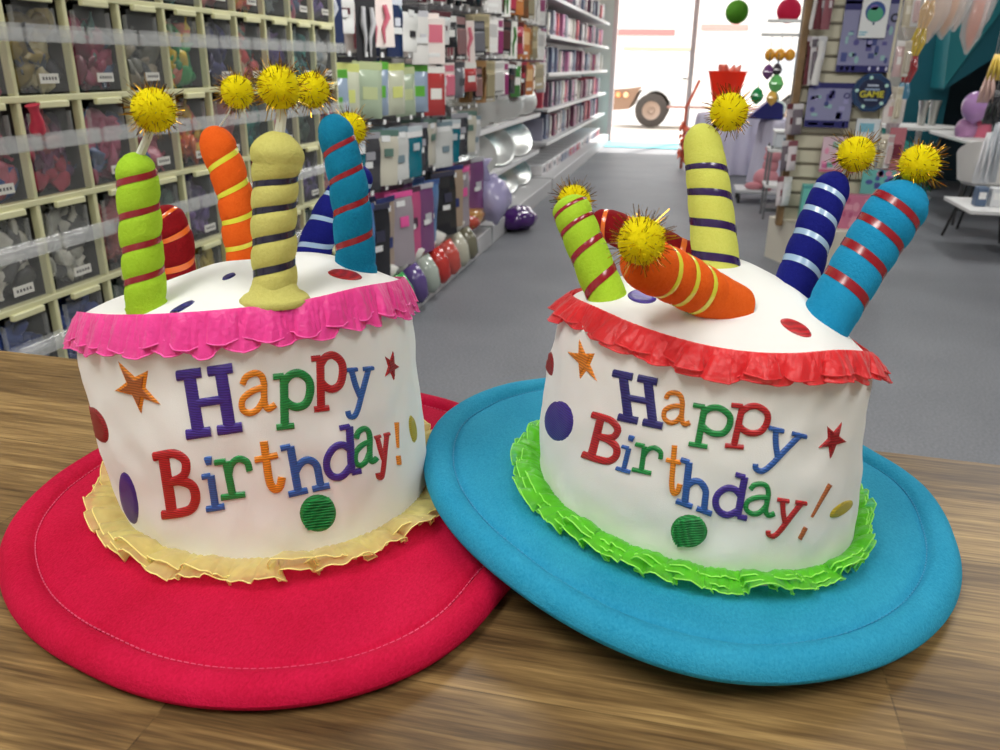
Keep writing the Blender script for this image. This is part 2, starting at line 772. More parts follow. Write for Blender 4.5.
    # embroidery: strokes given in a letter box, laid on the crown surface
    def emb_strokes(name, strokes, O, ux, uy, material, parent, label, raise_=.00075):
        mbx = MB()
        for pts, w in strokes:
            # resample
            P2 = []
            if len(pts) > 2:
                for i in range(len(pts) - 1):
                    p0 = pts[max(i - 1, 0)]
                    p1 = pts[i]
                    p2 = pts[i + 1]
                    p3 = pts[min(i + 2, len(pts) - 1)]
                    for k in range(5):
                        t = k / 5
                        P2.append(tuple(.5 * ((2 * p1[a]) + (-p0[a] + p2[a]) * t + (2 * p0[a] - 5 * p1[a] + 4 * p2[a] - p3[a]) * t * t +
                                              (-p0[a] + 3 * p1[a] - 3 * p2[a] + p3[a]) * t ** 3) for a in (0, 1)))
                P2.append(pts[-1])
            else:
                P2 = [tuple(pts[0][a] + (pts[1][a] - pts[0][a]) * k / 4 for a in (0, 1)) for k in range(5)]
            px = [(O[0] + ux[0] * u + uy[0] * v, O[1] + ux[1] * u + uy[1] * v) for u, v in P2]
            lo = []
            NP = 6
            rows = []
            for i, p in enumerate(px):
                a = px[max(i - 1, 0)]
                b = px[min(i + 1, len(px) - 1)]
                dx, dy = b[0] - a[0], b[1] - a[1]
                l = math.hypot(dx, dy) or 1
                nx, ny = -dy / l, dx / l
                ww = w if not hasattr(w, '__len__') else w[0] + (w[1] - w[0]) * i / (len(px) - 1)
                row = []
                for j in range(NP + 1):
                    s_ = (j / NP * 2 - 1)
                    q = (p[0] + nx * s_ * ww / 2, p[1] + ny * s_ * ww / 2)
                    loc, nr = hit(crown_bvh, *q)
                    hgt = raise_ * math.sqrt(max(0, 1 - s_ * s_)) if j not in (0, NP) else -.0006
                    row.append(loc + nr * (hgt + (.0005 if j not in (0, NP) else 0)))
                rows.append(row)
            vs = [p for r in rows for p in r]
            W_ = NP + 1
            fs = [(i * W_ + j, (i + 1) * W_ + j, (i + 1) * W_ + j + 1, i * W_ + j + 1) for i in range(len(rows) - 1) for j in range(NP)]
            n_ = len(rows)
            fs.append(tuple(range(W_)))
            fs.append(tuple((n_ - 1) * W_ + j for j in range(W_ - 1, -1, -1)))
            mbx.add(vs, fs, material)
        o = mbx.build(name, parent, angle=60)
        return part_label(o, label)

    for (ch, col, O, ux, uy, sw) in H.letters:
        sw *= 1.1
        strokes = [(pts, tuple(q * sw for q in w) if hasattr(w, '__len__') else w * sw) for pts, w in GLYPH[ch]]
        emb_strokes('exclamation_mark' if ch == '!' else 'letter', strokes, O, ux, uy, TH[col], crown,
                    'embroidered %s %s' % (col, 'exclamation mark' if ch == '!' else 'letter ' + ch))

    # filled patch polygon (pixel outline) raised on a surface
    def patch(name, outline, material, parent, bvh, label, h=.0014, rings=4, soft=True):
        cx_ = sum(p[0] for p in outline) / len(outline)
        cy_ = sum(p[1] for p in outline) / len(outline)
        mbx = MB()
        n_ = len(outline)
        vs = []
        for k in range(rings + 1):
            r = 1 - k / (rings + .6)
            for (x, y) in outline:
                loc, nr = hit(bvh, cx_ + (x - cx_) * r, cy_ + (y - cy_) * r)
                vs.append(loc + nr * (-.0008 if k == 0 else h))
        loc, nr = hit(bvh, cx_, cy_)
        vs.append(loc + nr * h)
        fs = []
        for k in range(rings):
            for i in range(n_):
                i2 = (i + 1) % n_
                fs.append((k * n_ + i, k * n_ + i2, (k + 1) * n_ + i2, (k + 1) * n_ + i))
        for i in range(n_):
            fs.append((rings * n_ + i, rings * n_ + (i + 1) % n_, len(vs) - 1))
        mbx.add(vs, fs, material)
        return part_label(mbx.build(name, parent, angle=60), label)

    def ell(cx_, cy_, rx, ry, rot=0, n_=28):
        c_, s_ = math.cos(R_(rot)), math.sin(R_(rot))
        return [(cx_ + rx * math.cos(a) * c_ - ry * math.sin(a) * s_, cy_ + rx * math.cos(a) * s_ + ry * math.sin(a) * c_)
                for a in [2 * PI * i / n_ for i in range(n_)]]

    def star(tips):
        # tips clockwise; inner points by mixing neighbours towards centre
        cx_ = sum(t[0] for t in tips) / 5
        cy_ = sum(t[1] for t in tips) / 5
        out_ = []
        for i in range(5):
            a, b = tips[i], tips[(i + 1) % 5]
            m_ = ((a[0] + b[0]) / 2, (a[1] + b[1]) / 2)
            inn = (cx_ + (m_[0] - cx_) * .5, cy_ + (m_[1] - cy_) * .5)
            for k in range(4):
                out_.append((a[0] + (inn[0] - a[0]) * k / 4, a[1] + (inn[1] - a[1]) * k / 4))
            for k in range(4):
                out_.append((inn[0] + (b[0] - inn[0]) * k / 4, inn[1] + (b[1] - inn[1]) * k / 4))
        return out_
    for tips, col, rimcol, lab in H.stars:
        o = patch('star', star(tips), TH[rimcol], crown, crown_bvh, lab, h=.0010)
        cx_ = sum(t[0] for t in tips) / 5
        cy_ = sum(t[1] for t in tips) / 5
        patch('star_filling', [(cx_ + (x - cx_) * .78, cy_ + (y - cy_) * .78) for x, y in star(tips)], TH[col], crown,
              crown_bvh, 'inner stitching of the ' + lab, h=.0017)
    for (e, col, where, lab) in H.spots:
        on_top = where == 'top'
        patch('spot', ell(*e), TH[col], top if on_top else crown, top_bvh if on_top else crown_bvh, lab,
              h=.0012)
    # green circle: rim with ribbed filling
    e = H.circle
    patch('round_patch', ell(e[0], e[1], e[2], e[3], e[4]), TH['green'], crown, crown_bvh, 'round green embroidered patch', h=.0012)
    strokes = []
    for k in range(-5, 6):
        v = k / 6.6
        hw = math.sqrt(1 - v * v) * .80
        strokes.append(([(-hw, v * .9), (0, v * .9), (hw, v * .9)], 1.9))
    emb_strokes('patch_ribs', strokes, (e[0], e[1]), (e[2], -e[2] * .12), (e[2] * .05, -e[3]), TH['green'], crown,
                'raised rib stitches of the green patch', raise_=.0022)

    # ---------------- ruffles
    def ruffle(name, material, hem, base, dirs, width, amp, nf, seed, parent, label, nv=7, layers=1, skew=.6, hemr=.0005, wob=1, wth=lambda t: 1,
               rng=(0, 2 * PI)):
        mbx = MB()
        N_ = int(nf * 20)
        for ly in range(layers):
            phs = []
            ph = seed + ly * 1.7
            for i in range(N_ + 1):
                phs.append(ph)
                ph += 2 * PI / 20 * (1 + .85 * noise.noise(Vector((i * .04, seed, ly * 9))))
            sc = (2 * PI * round(phs[-1] / 2 / PI - seed / 2 / PI)) / (phs[-1] - phs[0])
            phs = [phs[0] + (p - phs[0]) * sc for p in phs]
            rows = []
            for i in range(N_):
                th = rng[0] + (rng[1] - rng[0]) * i / N_
                row = []
                for j in range(nv + 1):
                    v = j / nv
                    ph_ = phs[i]
                    A = amp * (v ** .8) * (.75 + .9 * noise.noise(Vector((i * .035, seed + 5, ly))))
                    wv = width * wth(th) * (1 + .09 * wob * math.sin(ph_ - .4) * v + .22 * noise.noise(Vector((i * .05, seed + 20, ly)))) * (1 - .2 * ly)
                    dth = -skew * A * (math.cos(ph_) + .5 * math.cos(ph_ * 2.37 + seed)) / .12
                    th2 = th + dth
                    b = base(th2)
                    o_, d_ = dirs(th2, v)
                    cr = .0008 * noise.noise(Vector((i * .5, j * .7, seed))) + A * .38 * math.sin(ph_ * 2.37 + seed + j * .15) + (A * .16 + amp * .07) * math.sin(ph_ * 5.3 + seed + j * .4)
                    p = b + d_ * (wv * v) + o_ * (A * (1 + math.sin(ph_)) + .0015 * ly + cr + .0014)
                    row.append(p)
                rows.append(row)
            W_ = nv + 1
            vs = [p for r in rows for p in r]
            fs = [(i * W_ + j, ((i + 1) % N_) * W_ + j, ((i + 1) % N_) * W_ + j + 1, i * W_ + j + 1) for i in range(N_) for j in range(nv)]
            mbx.add(vs, fs, material)
            if hem:
                mbx.tube([r[-1] for r in rows] + [rows[0][-1]], hemr, hem, 5, cap=False)
        return part_label(mbx.build(name, parent, angle=180), label)

    # top ruffle hangs from the seam
    def tb(th):
        return S(th, 1) + Vector((math.cos(th), math.sin(th), 0)) * .001 + Vector((0, 0, .001))

    def td(th, v):
        n_ = Vector((math.cos(th), math.sin(th), .15))
        d_ = (Vector((0, 0, -1)) * H.tr_down(th) + Vector((math.cos(th), math.sin(th), 0)) * H.tr_out(th) * (1 - .3 * v))
        return n_, d_
    ruffle('top_ruffle', H.tr_mat, H.tr_hem, tb, td, H.tr_w, H.tr_amp, H.tr_n, H.seed + 1, root, H.tr_label,
           layers=H.tr_layers, skew=H.tr_skew)

    def bb(th):
        x = H.cx + (H.rb(th) - .002) * math.cos(th)
        y = H.cy + (H.rb(th) - .002) * math.sin(th)
        return Vector((x, y, H.plane(x, y) + .0065))

    def bd(th, v):
        n_ = Vector((math.cos(th) * .2, math.sin(th) * .2, .9))
        d_ = Vector((math.cos(th), math.sin(th), H.br_lift * (1 - v) - .16))
        return n_, d_
    ruffle('bottom_ruffle', H.br_mat, H.br_hem, bb, bd, H.br_w, H.br_amp, H.br_n, H.seed + 2, root, H.br_label,
           layers=H.br_layers, skew=H.br_skew, wth=H.br_wth)

    # ---------------- candles
    for cdl in H.candles:
        make_candle(root, cdl, lambda x, y: hit(top_bvh, x, y)[0])
    return root


def make_candle(root, K, tophit):
    # K: base px, via px list, tip px, Y offsets, widths...
    if 'y0' in K:
        base = onY(K['base'][0], K['base'][1], K['y0'])
    else:
        base = tophit(*K['base'])
    tip = onY(K['tip'][0], K['tip'][1], base.y + K['dy'])
    pts = [base]
    for (x, y, f) in K.get('via', []):
        pts.append(onY(x, y, base.y + K['dy'] * f))
    pts.append(tip)
    # sink the base slightly
    d0 = (pts[1] - pts[0]).normalized()
    pts[0] = pts[0] - d0 * K.get('sink', .010)

    def cr_(t):
        n = len(pts) - 1
        x = t * n
        i = min(int(x), n - 1)
        f = x - i
        p0 = pts[max(i - 1, 0)] if i > 0 else pts[0] * 2 - pts[1]
        p1 = pts[i]
        p2 = pts[i + 1]
        p3 = pts[i + 2] if i + 2 <= n else pts[n] * 2 - pts[n - 1]
        return .5 * ((2 * p1) + (-p0 + p2) * f + (2 * p0 - 5 * p1 + 4 * p2 - p3) * f * f + (-p0 + 3 * p1 - 3 * p2 + p3) * f ** 3)
    NV = 90
    NU = 32
    path = [cr_(i / NV) for i in range(NV + 1)]
    Ltot = sum((path[i + 1] - path[i]).length for i in range(NV))
    rad = K['r']
    prof = K.get('prof', lambda s: 1)
    N = round(K['turns'])
    ph0 = PI
    hand = K.get('hand', 1)
    s0, s1 = K.get('srange', (.1, .95))
    pin = K.get('pinch', .09)
    # frames
    fr = []
    ref = Vector((0, -1, .3)).normalized()      # angle 0 faces the front of the counter
    for i in range(NV + 1):
        t = (path[min(i + 1, NV)] - path[max(i - 1, 0)]).normalized()
        up = (ref - t * ref.dot(t)).normalized()
        fr.append((t, up, t.cross(up)))

    def surf(s, a, extra=0.0):
        i = min(NV, max(0, s * NV))
        k = min(int(i), NV - 1)
        f = i - k
        P = path[k].lerp(path[k + 1], f)
        t, up, b = fr[k]
        cap = 1
        e = (1 - s) * Ltot
        if e < rad * 1.35:
            cap = math.sqrt(max(0, 1 - ((rad * 1.35 - e) / (rad * 1.35)) ** 2.3))
        ds = ((s - s0) / (s1 - s0) * N - (hand * a + ph0) / (2 * PI)) % 1.0
        ds = min(ds, 1 - ds) * (s1 - s0) / N * Ltot
        inside = 1 if s0 - .04 < s < s1 + .04 else 0
        pk = pin * math.exp(-(ds / (.0032)) ** 2) * inside
        bulge_ = .02 * (1 - math.exp(-(ds / .006) ** 2)) * inside
        r = rad * prof(s) * cap * (1 - pk + bulge_) * (1 + .03 * noise.noise(Vector((s * 9, a, K['seed']))))
        return P + (up * math.cos(a) + b * math.sin(a)) * (r + extra)
    mb = MB()
    mb.grid(lambda u, v: surf(1 - (1 - v) ** 1.35, 2 * PI * u), NU, NV, K['mat'], closeu=True)
    if K.get('flange'):
        q = K['flange']
        vs = []
        for k in range(24):
            a = 2 * PI * k / 24
            t, up, b = fr[0]
            up2 = (Vector((0, -1, 0)))
            b2 = Vector((1, 0, 0))
            for rr, zz in ((.8, .010), (1.0, .003), (1.25, .001), (1.38, -.001), (1.3, -.004)):
                vs.append(base + (up2 * math.cos(a) + b2 * math.sin(a)) * rad * rr * q * (1 + .05 * math.sin(a * 3 + K['seed'])) + Vector((0, 0, zz)))
        fs = [(k * 5 + j, ((k + 1) % 24) * 5 + j, ((k + 1) % 24) * 5 + j + 1, k * 5 + j + 1) for k in range(24) for j in range(4)]
        mb.add(vs, fs, K['mat'])
    cnd = part_label(mb.build('candle', root, angle=80), K['label'])
    # ribbon: helical strip
    mb = MB()
    n = int(26 * N)
    w = K.get('rw', .0038)
    rows = []
    for i in range(n + 1):
        f = i / n
        s = s0 + (s1 - s0) * f
        a = hand * (2 * PI * N * f - ph0)
        row = []
        for j in range(4):
            sj = s + (j / 3 - .5) * w / Ltot
            row.append(surf(sj, a, .0007 if j in (1, 2) else .0003))
        rows.append(row)
    vs = [p for r in rows for p in r]
    fs = [(i * 4 + j, (i + 1) * 4 + j, (i + 1) * 4 + j + 1, i * 4 + j + 1) for i in range(n) for j in range(3)]
    mb.add(vs, fs, K['rmat'])
    part_label(mb.build('ribbon', cnd, angle=80), K['rlabel'])
    if 'pom' not in K:
        return
    x, y, rpx, dyp = K['pom']
    P = onY(x, y, tip.y + dyp)
    dist = (P - CAMLOC).dot(CR @ Vector((0, 0, -1)))
    pr = rpx / FPX * dist
    # stem
    t, up, b = fr[-1]
    st = tip - t * rad * .5
    mid = st.lerp(P, .5) + Vector((K.get('bend', .002), 0, .0))
    mb = MB()
    sr = K.get('sr', .0026)
    q = [st.lerp(mid, k / 4) if k <= 4 else mid.lerp(P, (k - 4) / 4) for k in range(9)]
    mb.tube(q, [sr * (1 - .15 * k / 8) for k in range(9)], K.get('smat', STEM), 8)
    mb.build('wick', cnd)
    mb = MB()
    vs = []
    rnd = random.Random(K['seed'])
    mb.ball(P, pr * .94, POM, 28, jitter=.06)
    for k in range(500):      # fluff fibres
        d = Vector((rnd.gauss(0, 1), rnd.gauss(0, 1), rnd.gauss(0, 1))).normalized()
        o1 = d.orthogonal().normalized() * .0006
        tip_ = d * pr * (.98 + .08 * rnd.random()) + Vector((rnd.gauss(0, 1), rnd.gauss(0, 1), rnd.gauss(0, 1))) * .0006
        mb.add([P + d * pr * .82 + o1, P + d * pr * .82 - o1, P + tip_], [(0, 1, 2)], POM)
    mb.build('pompom', cnd, angle=80)
    mb = MB()
    for k in range(K.get('nt', 270)):
        d = Vector((rnd.gauss(0, 1), rnd.gauss(0, 1), rnd.gauss(0, 1))).normalized()
        o1 = d.orthogonal().normalized()
        o1 = (Matrix.Rotation(rnd.random() * 6, 3, d) @ o1) * .00022
        L_ = pr * (1.12 + .42 * rnd.random())
        bend = Vector((rnd.gauss(0, 1), rnd.gauss(0, 1), rnd.gauss(0, 1))) * .0012
        a0 = P + d * pr * .9
        a1 = P + d * (pr * .8 + L_) * .5 + bend * .3
        a2 = P + d * L_ + bend
        mb.add([a0 + o1, a0 - o1, a1 - o1, a1 + o1, a2 - o1 * .8, a2 + o1 * .8], [(0, 1, 2, 3), (3, 2, 4, 5)],
               TINSEL if rnd.random() < .55 else TINSELD)
    part_label(mb.build('tinsel', cnd, smooth=False), 'gold tinsel strands sticking out of the pompom')


W1 = 1.0
GLYPH = {
    'H': [([(.22, .95), (.22, .5), (.22, .05)], 1.15), ([(.78, .95), (.78, .5), (.78, .05)], 1.15), ([(.22, .5), (.5, .5), (.78, .5)], .8),
          ([(0, .94), (.44, .94)], .95), ([(.56, .94), (1, .94)], .95), ([(0, .06), (.44, .06)], .95), ([(.56, .06), (1, .06)], .95)],
    'a': [([(.12, .76), (.22, .92), (.45, .98), (.62, .9), (.69, .7), (.69, .45), (.7, .2), (.8, .06), (.99, .14)], .82),
          ([(.69, .6), (.4, .56), (.12, .4), (.1, .15), (.3, .03), (.52, .1), (.68, .32)], .8)],
    'p': [([(.27, .95), (.27, .5), (.27, .05)], .95), ([(0, .93), (.27, .93)], .7), ([(.06, .04), (.5, .04)], .7),
          ([(.27, .8), (.42, .93), (.65, .95), (.88, .82), (.92, .62), (.82, .42), (.6, .36), (.4, .42), (.27, .52)], .92)],
    'y': [([(.2, .92), (.34, .66), (.52, .42)], .9), ([(.82, .92), (.62, .55), (.45, .22), (.3, .06), (.12, .07), (.06, .17)], .85),
          ([(0, .94), (.4, .94)], .7), ([(.62, .94), (1, .94)], .7)],
    'B': [([(.26, .94), (.26, .5), (.26, .06)], 1.1), ([(0, .94), (.3, .95), (.6, .93), (.82, .8), (.76, .62), (.56, .55), (.3, .53)], .9),
          ([(.3, .53), (.62, .52), (.9, .42), (.95, .24), (.8, .09), (.5, .05), (0, .06)], .95)],
    'i': [([(.5, .66), (.5, .36), (.5, .05)], .95), ([(0, .05), (1, .05)], .8), ([(.02, .66), (.5, .66)], .7), ([(.34, .93), (.5, .94), (.68, .93)], 1.1)],
    'r': [([(.32, .92), (.32, .5), (.32, .06)], .95), ([(0, .06), (.68, .06)], .8), ([(0, .93), (.32, .93)], .75),
          ([(.32, .55), (.45, .82), (.68, .94), (.9, .84), (.93, .62)], .85)],
    't': [([(.45, 1), (.45, .6), (.46, .22), (.6, .05), (.82, .07), (.95, .24)], .95), ([(.03, .68), (.9, .68)], .75)],
    'h': [([(.24, .95), (.24, .5), (.24, .06)], .95), ([(0, .95), (.24, .95)], .7), ([(0, .05), (.46, .05)], .75), ([(.58, .05), (1, .05)], .75),
          ([(.24, .42), (.4, .58), (.6, .62), (.77, .5), (.79, .28), (.79, .06)], .88)],
    'd': [([(.75, .95), (.75, .5), (.75, .06)], .95), ([(.48, .95), (.75, .95)], .7), ([(.75, .06), (1, .06)], .75),
          ([(.75, .5), (.55, .62), (.3, .6), (.1, .42), (.08, .22), (.22, .06), (.48, .03), (.75, .2)], .9)],
    '!': [([(.62, 1), (.5, .66), (.4, .34)], (.75, .3)), ([(.34, .13), (.36, .02), (.36, -.1)], .75)],
}

rib = lambda n, c: mat('ribbon_' + n, c, rough=.25, spec=.7, coat=.3)
RED_R = rib('red', (146, 14, 30))
YEL_R = rib('yellow', (232, 226, 60))
NAV_R = rib('navy', (22, 14, 48))
PUR_R = rib('purple', (44, 14, 78))
SIL_R = rib('silver', (160, 190, 220))
ORG_R = rib('orange', (232, 110, 40))
fab = lambda n, c, c2: velvet('plush_' + n, c, c2, .4)
LIME = fab('lime', (150, 194, 34), (176, 214, 62))
DRED = fab('dark_red', (112, 8, 16), (146, 18, 26))
ORANGE = fab('orange', (226, 84, 16), (240, 108, 34))
PALE = fab('pale_yellow', (188, 182, 92), (210, 204, 122))
PALE2 = fab('pale_lime_yellow', (200, 204, 84), (216, 218, 110))
TEAL = fab('teal', (6, 104, 142), (22, 132, 168))
TEAL2 = fab('sky_teal', (14, 128, 176), (40, 152, 196))
NAVY = fab('navy', (14, 18, 100), (26, 32, 126))


def outline_fn(pts, plane, bx, by, extra):
    """brim radius by angle from measured outline points on the brim plane"""
    res = []
    for x, y in pts:
        r = ray(x, y)
        P = CAMLOC + r
        for _ in range(30):
            t = (plane(P.x, P.y) - CAMLOC.z) / r.z
            P = CAMLOC + r * t
        res.append((math.degrees(math.atan2(P.y - by, P.x - bx)), math.hypot(P.x - bx, P.y - by)))
    return periodic(res + extra)


# ---- red (cerise) brimmed hat
H = Hat()
H.name = 'birthday_cake_hat'
H.label = 'birthday cake hat with cerise brim, pink top frill and yellow bottom frill, on the left'
H.seed = 3
H.bx, H.by = -.278, .519
H.plane = lambda x, y: 1.0145
H.out = outline_fn([(-3, 570), (0, 535), (25, 500), (50, 478), (95, 450), (20, 620), (80, 660), (150, 688), (230, 698), (330, 690), (420, 660),
                    (470, 625), (512, 575), (420, 393), (450, 400)], H.plane, H.bx, H.by, [(90, .215), (120, .222)])
H.brim_mat = velvet('cerise_plush', (172, 4, 40), (216, 26, 76))
H.stitch_mat = mat('pale_pink_thread', (220, 84, 122), rough=.6)
H.stitch_label = 'pale stitches round the cerise brim'
H.stitch = lambda th: 1
H.cx, H.cy = -.287, .518
H.rb = periodic([(a, .115) for a in range(0, 360, 40)])
H.tx, H.ty = -.291, .518
H.rt = periodic([(180, .1215), (230, .122), (270, .121), (315, .116), (345, .108), (15, .105), (60, .107), (120, .114)])
H.zt = periodic([(180, 1.140), (215, 1.168), (237, 1.179), (270, 1.189), (293, 1.193), (310, 1.194), (330, 1.195), (350, 1.190), (20, 1.180),
                 (60, 1.162), (100, 1.140), (140, 1.124)])
H.bulge = periodic([(180, .006), (230, .006), (270, .003), (315, .001), (0, 0), (90, .002)])
H.apex = (-.262, .520, 1.202)
H.dpow = 1.9
H.tr_mat = organza('pink_organza', (255, 66, 164), .97, .12)
H.tr_hem = mat('pink_hem', (255, 100, 184), rough=.4)
H.tr_w, H.tr_amp, H.tr_n, H.tr_layers, H.tr_skew = .0250, .0024, 34, 2, .9
H.tr_down = lambda th: .93
H.tr_out = lambda th: .35
H.tr_label = 'bright pink pleated frill round the top'
H.br_mat = organza('yellow_organza', (250, 244, 160), .55, .35)
H.br_hem = mat('yellow_hem', (250, 240, 150), rough=.35)
H.br_w, H.br_amp, H.br_n, H.br_layers, H.br_skew, H.br_lift = .024, .0070, 28, 2, 1.0, .3
H.br_label = 'sheer yellow frill round the bottom'
H.br_wth = lambda t: 1
H.letters = [
    ('H', 'purple', (187, 439), (56, -8), (-11, -67), 11.5),
    ('a', 'orange', (239, 416), (37, -6), (-1, -41), 8.5),
    ('p', 'green', (274, 430), (40, -4), (-1, -57), 9.5),
    ('p', 'red', (312, 412), (34, -4), (-1, -57), 9),
    ('y', 'blue', (346, 420), (27, -2), (0, -53), 6.5),
    ('B', 'red', (163, 519), (37, -6), (-10, -66), 10.5),
    ('i', 'blue', (207, 512), (18, -3), (-8, -53), 8.5),
    ('r', 'green', (222, 500), (35, -5), (-8, -40), 8.5),
    ('t', 'orange', (259, 495), (26, -6), (-7, -51), 9),
    ('h', 'blue', (289, 497), (41, -9), (-9, -51), 9),
    ('d', 'purple', (325, 481), (36, -7), (-3, -52), 8.5),
    ('a', 'green', (353, 468), (24, -5), (0, -38), 7),
    ('y', 'red', (377, 481), (15, -4), (-3, -46), 5.5),
    ('!', 'orange', (396, 461), (7, -1), (-4, -38), 6)]
H.stars = [([(116, 358), (149, 368), (163.5, 406), (142, 416), (112.6, 391)], 'gold', 'orange', 'orange embroidered star'),
           ([(393, 349), (400, 367), (394, 382), (384, 378), (384, 355)], 'wine', 'red', 'small red embroidered star')]
H.stars[0] = ([(116, 358), (149.5, 368.5), (163.5, 406.5), (142, 416.5), (112.6, 391)], 'rust', 'orange', 'orange embroidered star')
H.spots = [((98, 425, 21, 9, 66), 'wine', 'side', 'dark red oval patch near the left edge'),
           ((129, 498, 29, 9, 78), 'purple', 'side', 'dark purple oval patch low on the left edge'),
           ((412.5, 429, 15, 3.6, 82), 'yellow', 'side', 'yellow oval patch near the right edge'),
           ((345, 275, 19, 5, 9), 'red', 'top', 'red oval patch on the top cover'),
           ((182, 308, 16, 2.5, -28), 'navy', 'top', 'dark oval patch on the left of the top cover'),
           ((229, 277, 8, 2, -22), 'navy', 'top', 'small dark patch behind the orange candle')]
H.circle = (318, 513, 20, 20.5, 0)
H.candles = [
    dict(base=(178, 283), y0=.545, tip=(160, 206), dy=.0, via=[(176, 240, .5)], r=.0128, turns=3, mat=DRED, rmat=ORG_R, label='dark red candle',
         rlabel='orange ribbon wound round the candle', seed=11, ph=1.5),
    dict(base=(147, 306), sink=.004, tip=(136, 152), dy=.012, via=[(141, 235, .5)], r=.0120, turns=4.1, srange=(.12, .93), mat=LIME, rmat=RED_R,
         label='lime green candle', rlabel='red ribbon wound round the candle', seed=12, ph=2.4, pom=(153.5, 110, 22.5, .0), flange=.75),
    dict(base=(309, 262), y0=.60, tip=(367, 168), dy=.03, via=[(332, 212, .5)], r=.0138, turns=4, mat=NAVY, rmat=SIL_R, label='navy blue candle',
         rlabel='silver ribbon wound round the candle', seed=13, ph=1.0, pom=(350, 129, 17, .02), sr=.001),
    dict(base=(240, 268), y0=.56, tip=(211, 126), dy=.0, via=[(237, 205, .5)], r=.0134, turns=4.3, srange=(.14, .86), mat=ORANGE, rmat=YEL_R,
         label='orange candle', rlabel='yellow ribbon wound round the candle', seed=14, ph=-.5, pom=(237.5, 92, 17, .0), sr=.0006,
         prof=lambda s: .62 + .38 * min(1, s * 3.0)),
    dict(base=(356, 266), tip=(331, 114), dy=.01, via=[(349, 190, .5)], r=.0128, turns=4, srange=(.12, .86), mat=TEAL, rmat=RED_R,
         label='teal blue candle', rlabel='red ribbon wound round the candle', seed=15, ph=-.4, pom=(312, 90, 18, .0), sr=.0008,
         prof=lambda s: 1.12 - .2 * s),
    dict(base=(275, 296), tip=(279, 131), dy=.015, via=[(274, 215, .5)], r=.0134, turns=4, srange=(.14, .76), mat=PALE, rmat=NAV_R,
         label='pale yellow candle with a fat tip', rlabel='dark navy ribbon wound round the candle', seed=16, ph=.0,
         pom=(279, 88, 22, .0), sr=.0032, flange=1.12, prof=lambda s: 1 + .18 * math.exp(-((s - .88) / .09) ** 2), pinch=.12),
]
hatA = make_hat(H)

# ---- turquoise brimmed hat, its left side lying on the first brim
H = Hat()
H.name = 'birthday_cake_hat'
H.label = 'birthday cake hat with turquoise brim, red top frill and lime bottom frill, on the right'
H.seed = 9
H.bx, H.by = .018, .583
H.plane = lambda x, y: 1.0165 - .08 * (x - .2)
H.out = outline_fn([(424, 450), (450, 520), (510, 575), (600, 630), (670, 658), (740, 672), (850, 665), (930, 630), (963, 580), (955, 530),
                    (920, 480), (870, 450), (540, 378), (480, 392), (440, 415)], H.plane, H.bx, H.by, [(75, .205)])
H.brim_mat = velvet('turquoise_plush', (18, 132, 172), (62, 168, 202))
H.stitch_mat = mat('blue_thread', (48, 150, 190), rough=.6)
H.stitch_label = 'turquoise stitches round the brim'
H.stitch = lambda th: 1
H.cx, H.cy = .030, .563
H.rb = periodic([(a, .119) for a in range(40, 330, 40)] + [(0, .112)])
H.tx, H.ty = .043, .563
H.rt = periodic([(180, .117), (225, .117), (270, .117), (300, .110), (325, .098), (345, .090), (10, .088), (40, .095), (80, .108), (120, .115)])
H.zt = periodic([(186, 1.178), (216, 1.186), (239, 1.184), (264, 1.180), (285, 1.179), (298, 1.179), (320, 1.169), (345, 1.156), (10, 1.150),
                 (50, 1.148), (100, 1.154), (140, 1.163)])
H.bulge = periodic([(180, .005), (230, .005), (270, .004), (300, .003), (330, -.001), (0, 0), (90, .002)])
H.apex = (.035, .575, 1.204)
H.dpow = 1.9
H.tr_mat = organza('red_organza', (240, 36, 44), .88, .22)
H.tr_hem = mat('red_hem', (226, 54, 60), rough=.4)
H.tr_w, H.tr_amp, H.tr_n, H.tr_layers, H.tr_skew = .0180, .0042, 32, 2, 1.2
H.tr_down = lambda th: .85
H.tr_out = lambda th: .45
H.tr_label = 'bright red curly frill round the top'
H.br_mat = organza('lime_organza', (128, 236, 52), .74)
H.br_hem = mat('lime_hem', (160, 246, 90), rough=.35)
H.br_w, H.br_amp, H.br_n, H.br_layers, H.br_skew, H.br_lift = .020, .0056, 38, 3, 1.0, .6
H.br_label = 'sheer lime green frill round the bottom'
H.br_wth = lambda t: 1 - .5 * max(0, math.cos(t)) ** 1.5
H.letters = [
    ('H', 'navy', (619, 420), (44, 9), (-6, -50), 8.5),
    ('a', 'gold', (661, 422), (29, 5), (2, -32), 6.5),
    ('p', 'green', (686, 445), (42, 7), (8, -43), 7.5),
    ('p', 'red', (722, 447), (42, 4), (10, -45), 7.5),
    ('y', 'blue', (750, 471), (37, 9), (20, -46), 7),
    ('B', 'red', (582, 457), (33, 10), (11, -45), 8),
    ('i', 'blue', (616, 470), (14, 4), (9, -36), 5.5),
    ('r', 'green', (632, 471), (28, 6), (4, -29), 6),
    ('t', 'orange', (663, 493), (17, 3), (4, -49), 6),
    ('h', 'blue', (676, 503), (35, 13), (5, -46), 8),
    ('d', 'purple', (711, 512), (35, 9), (8, -44), 8),
    ('a', 'green', (742, 513), (32, 5), (6, -32), 6.5),
    ('y', 'red', (764, 537), (29, 4), (14, -40), 6),
    ('!', 'rust', (800, 533), (6, 2), (26, -50), 5.5)]
H.stars = [([(579, 336.5), (596, 352.6), (599, 384), (580, 381), (566, 351)], 'gold', 'orange', 'gold embroidered star'),
           ([(842.6, 420), (848, 442), (829.6, 461), (816.5, 449), (826.7, 424.7)], 'wine', 'red', 'red embroidered star')]
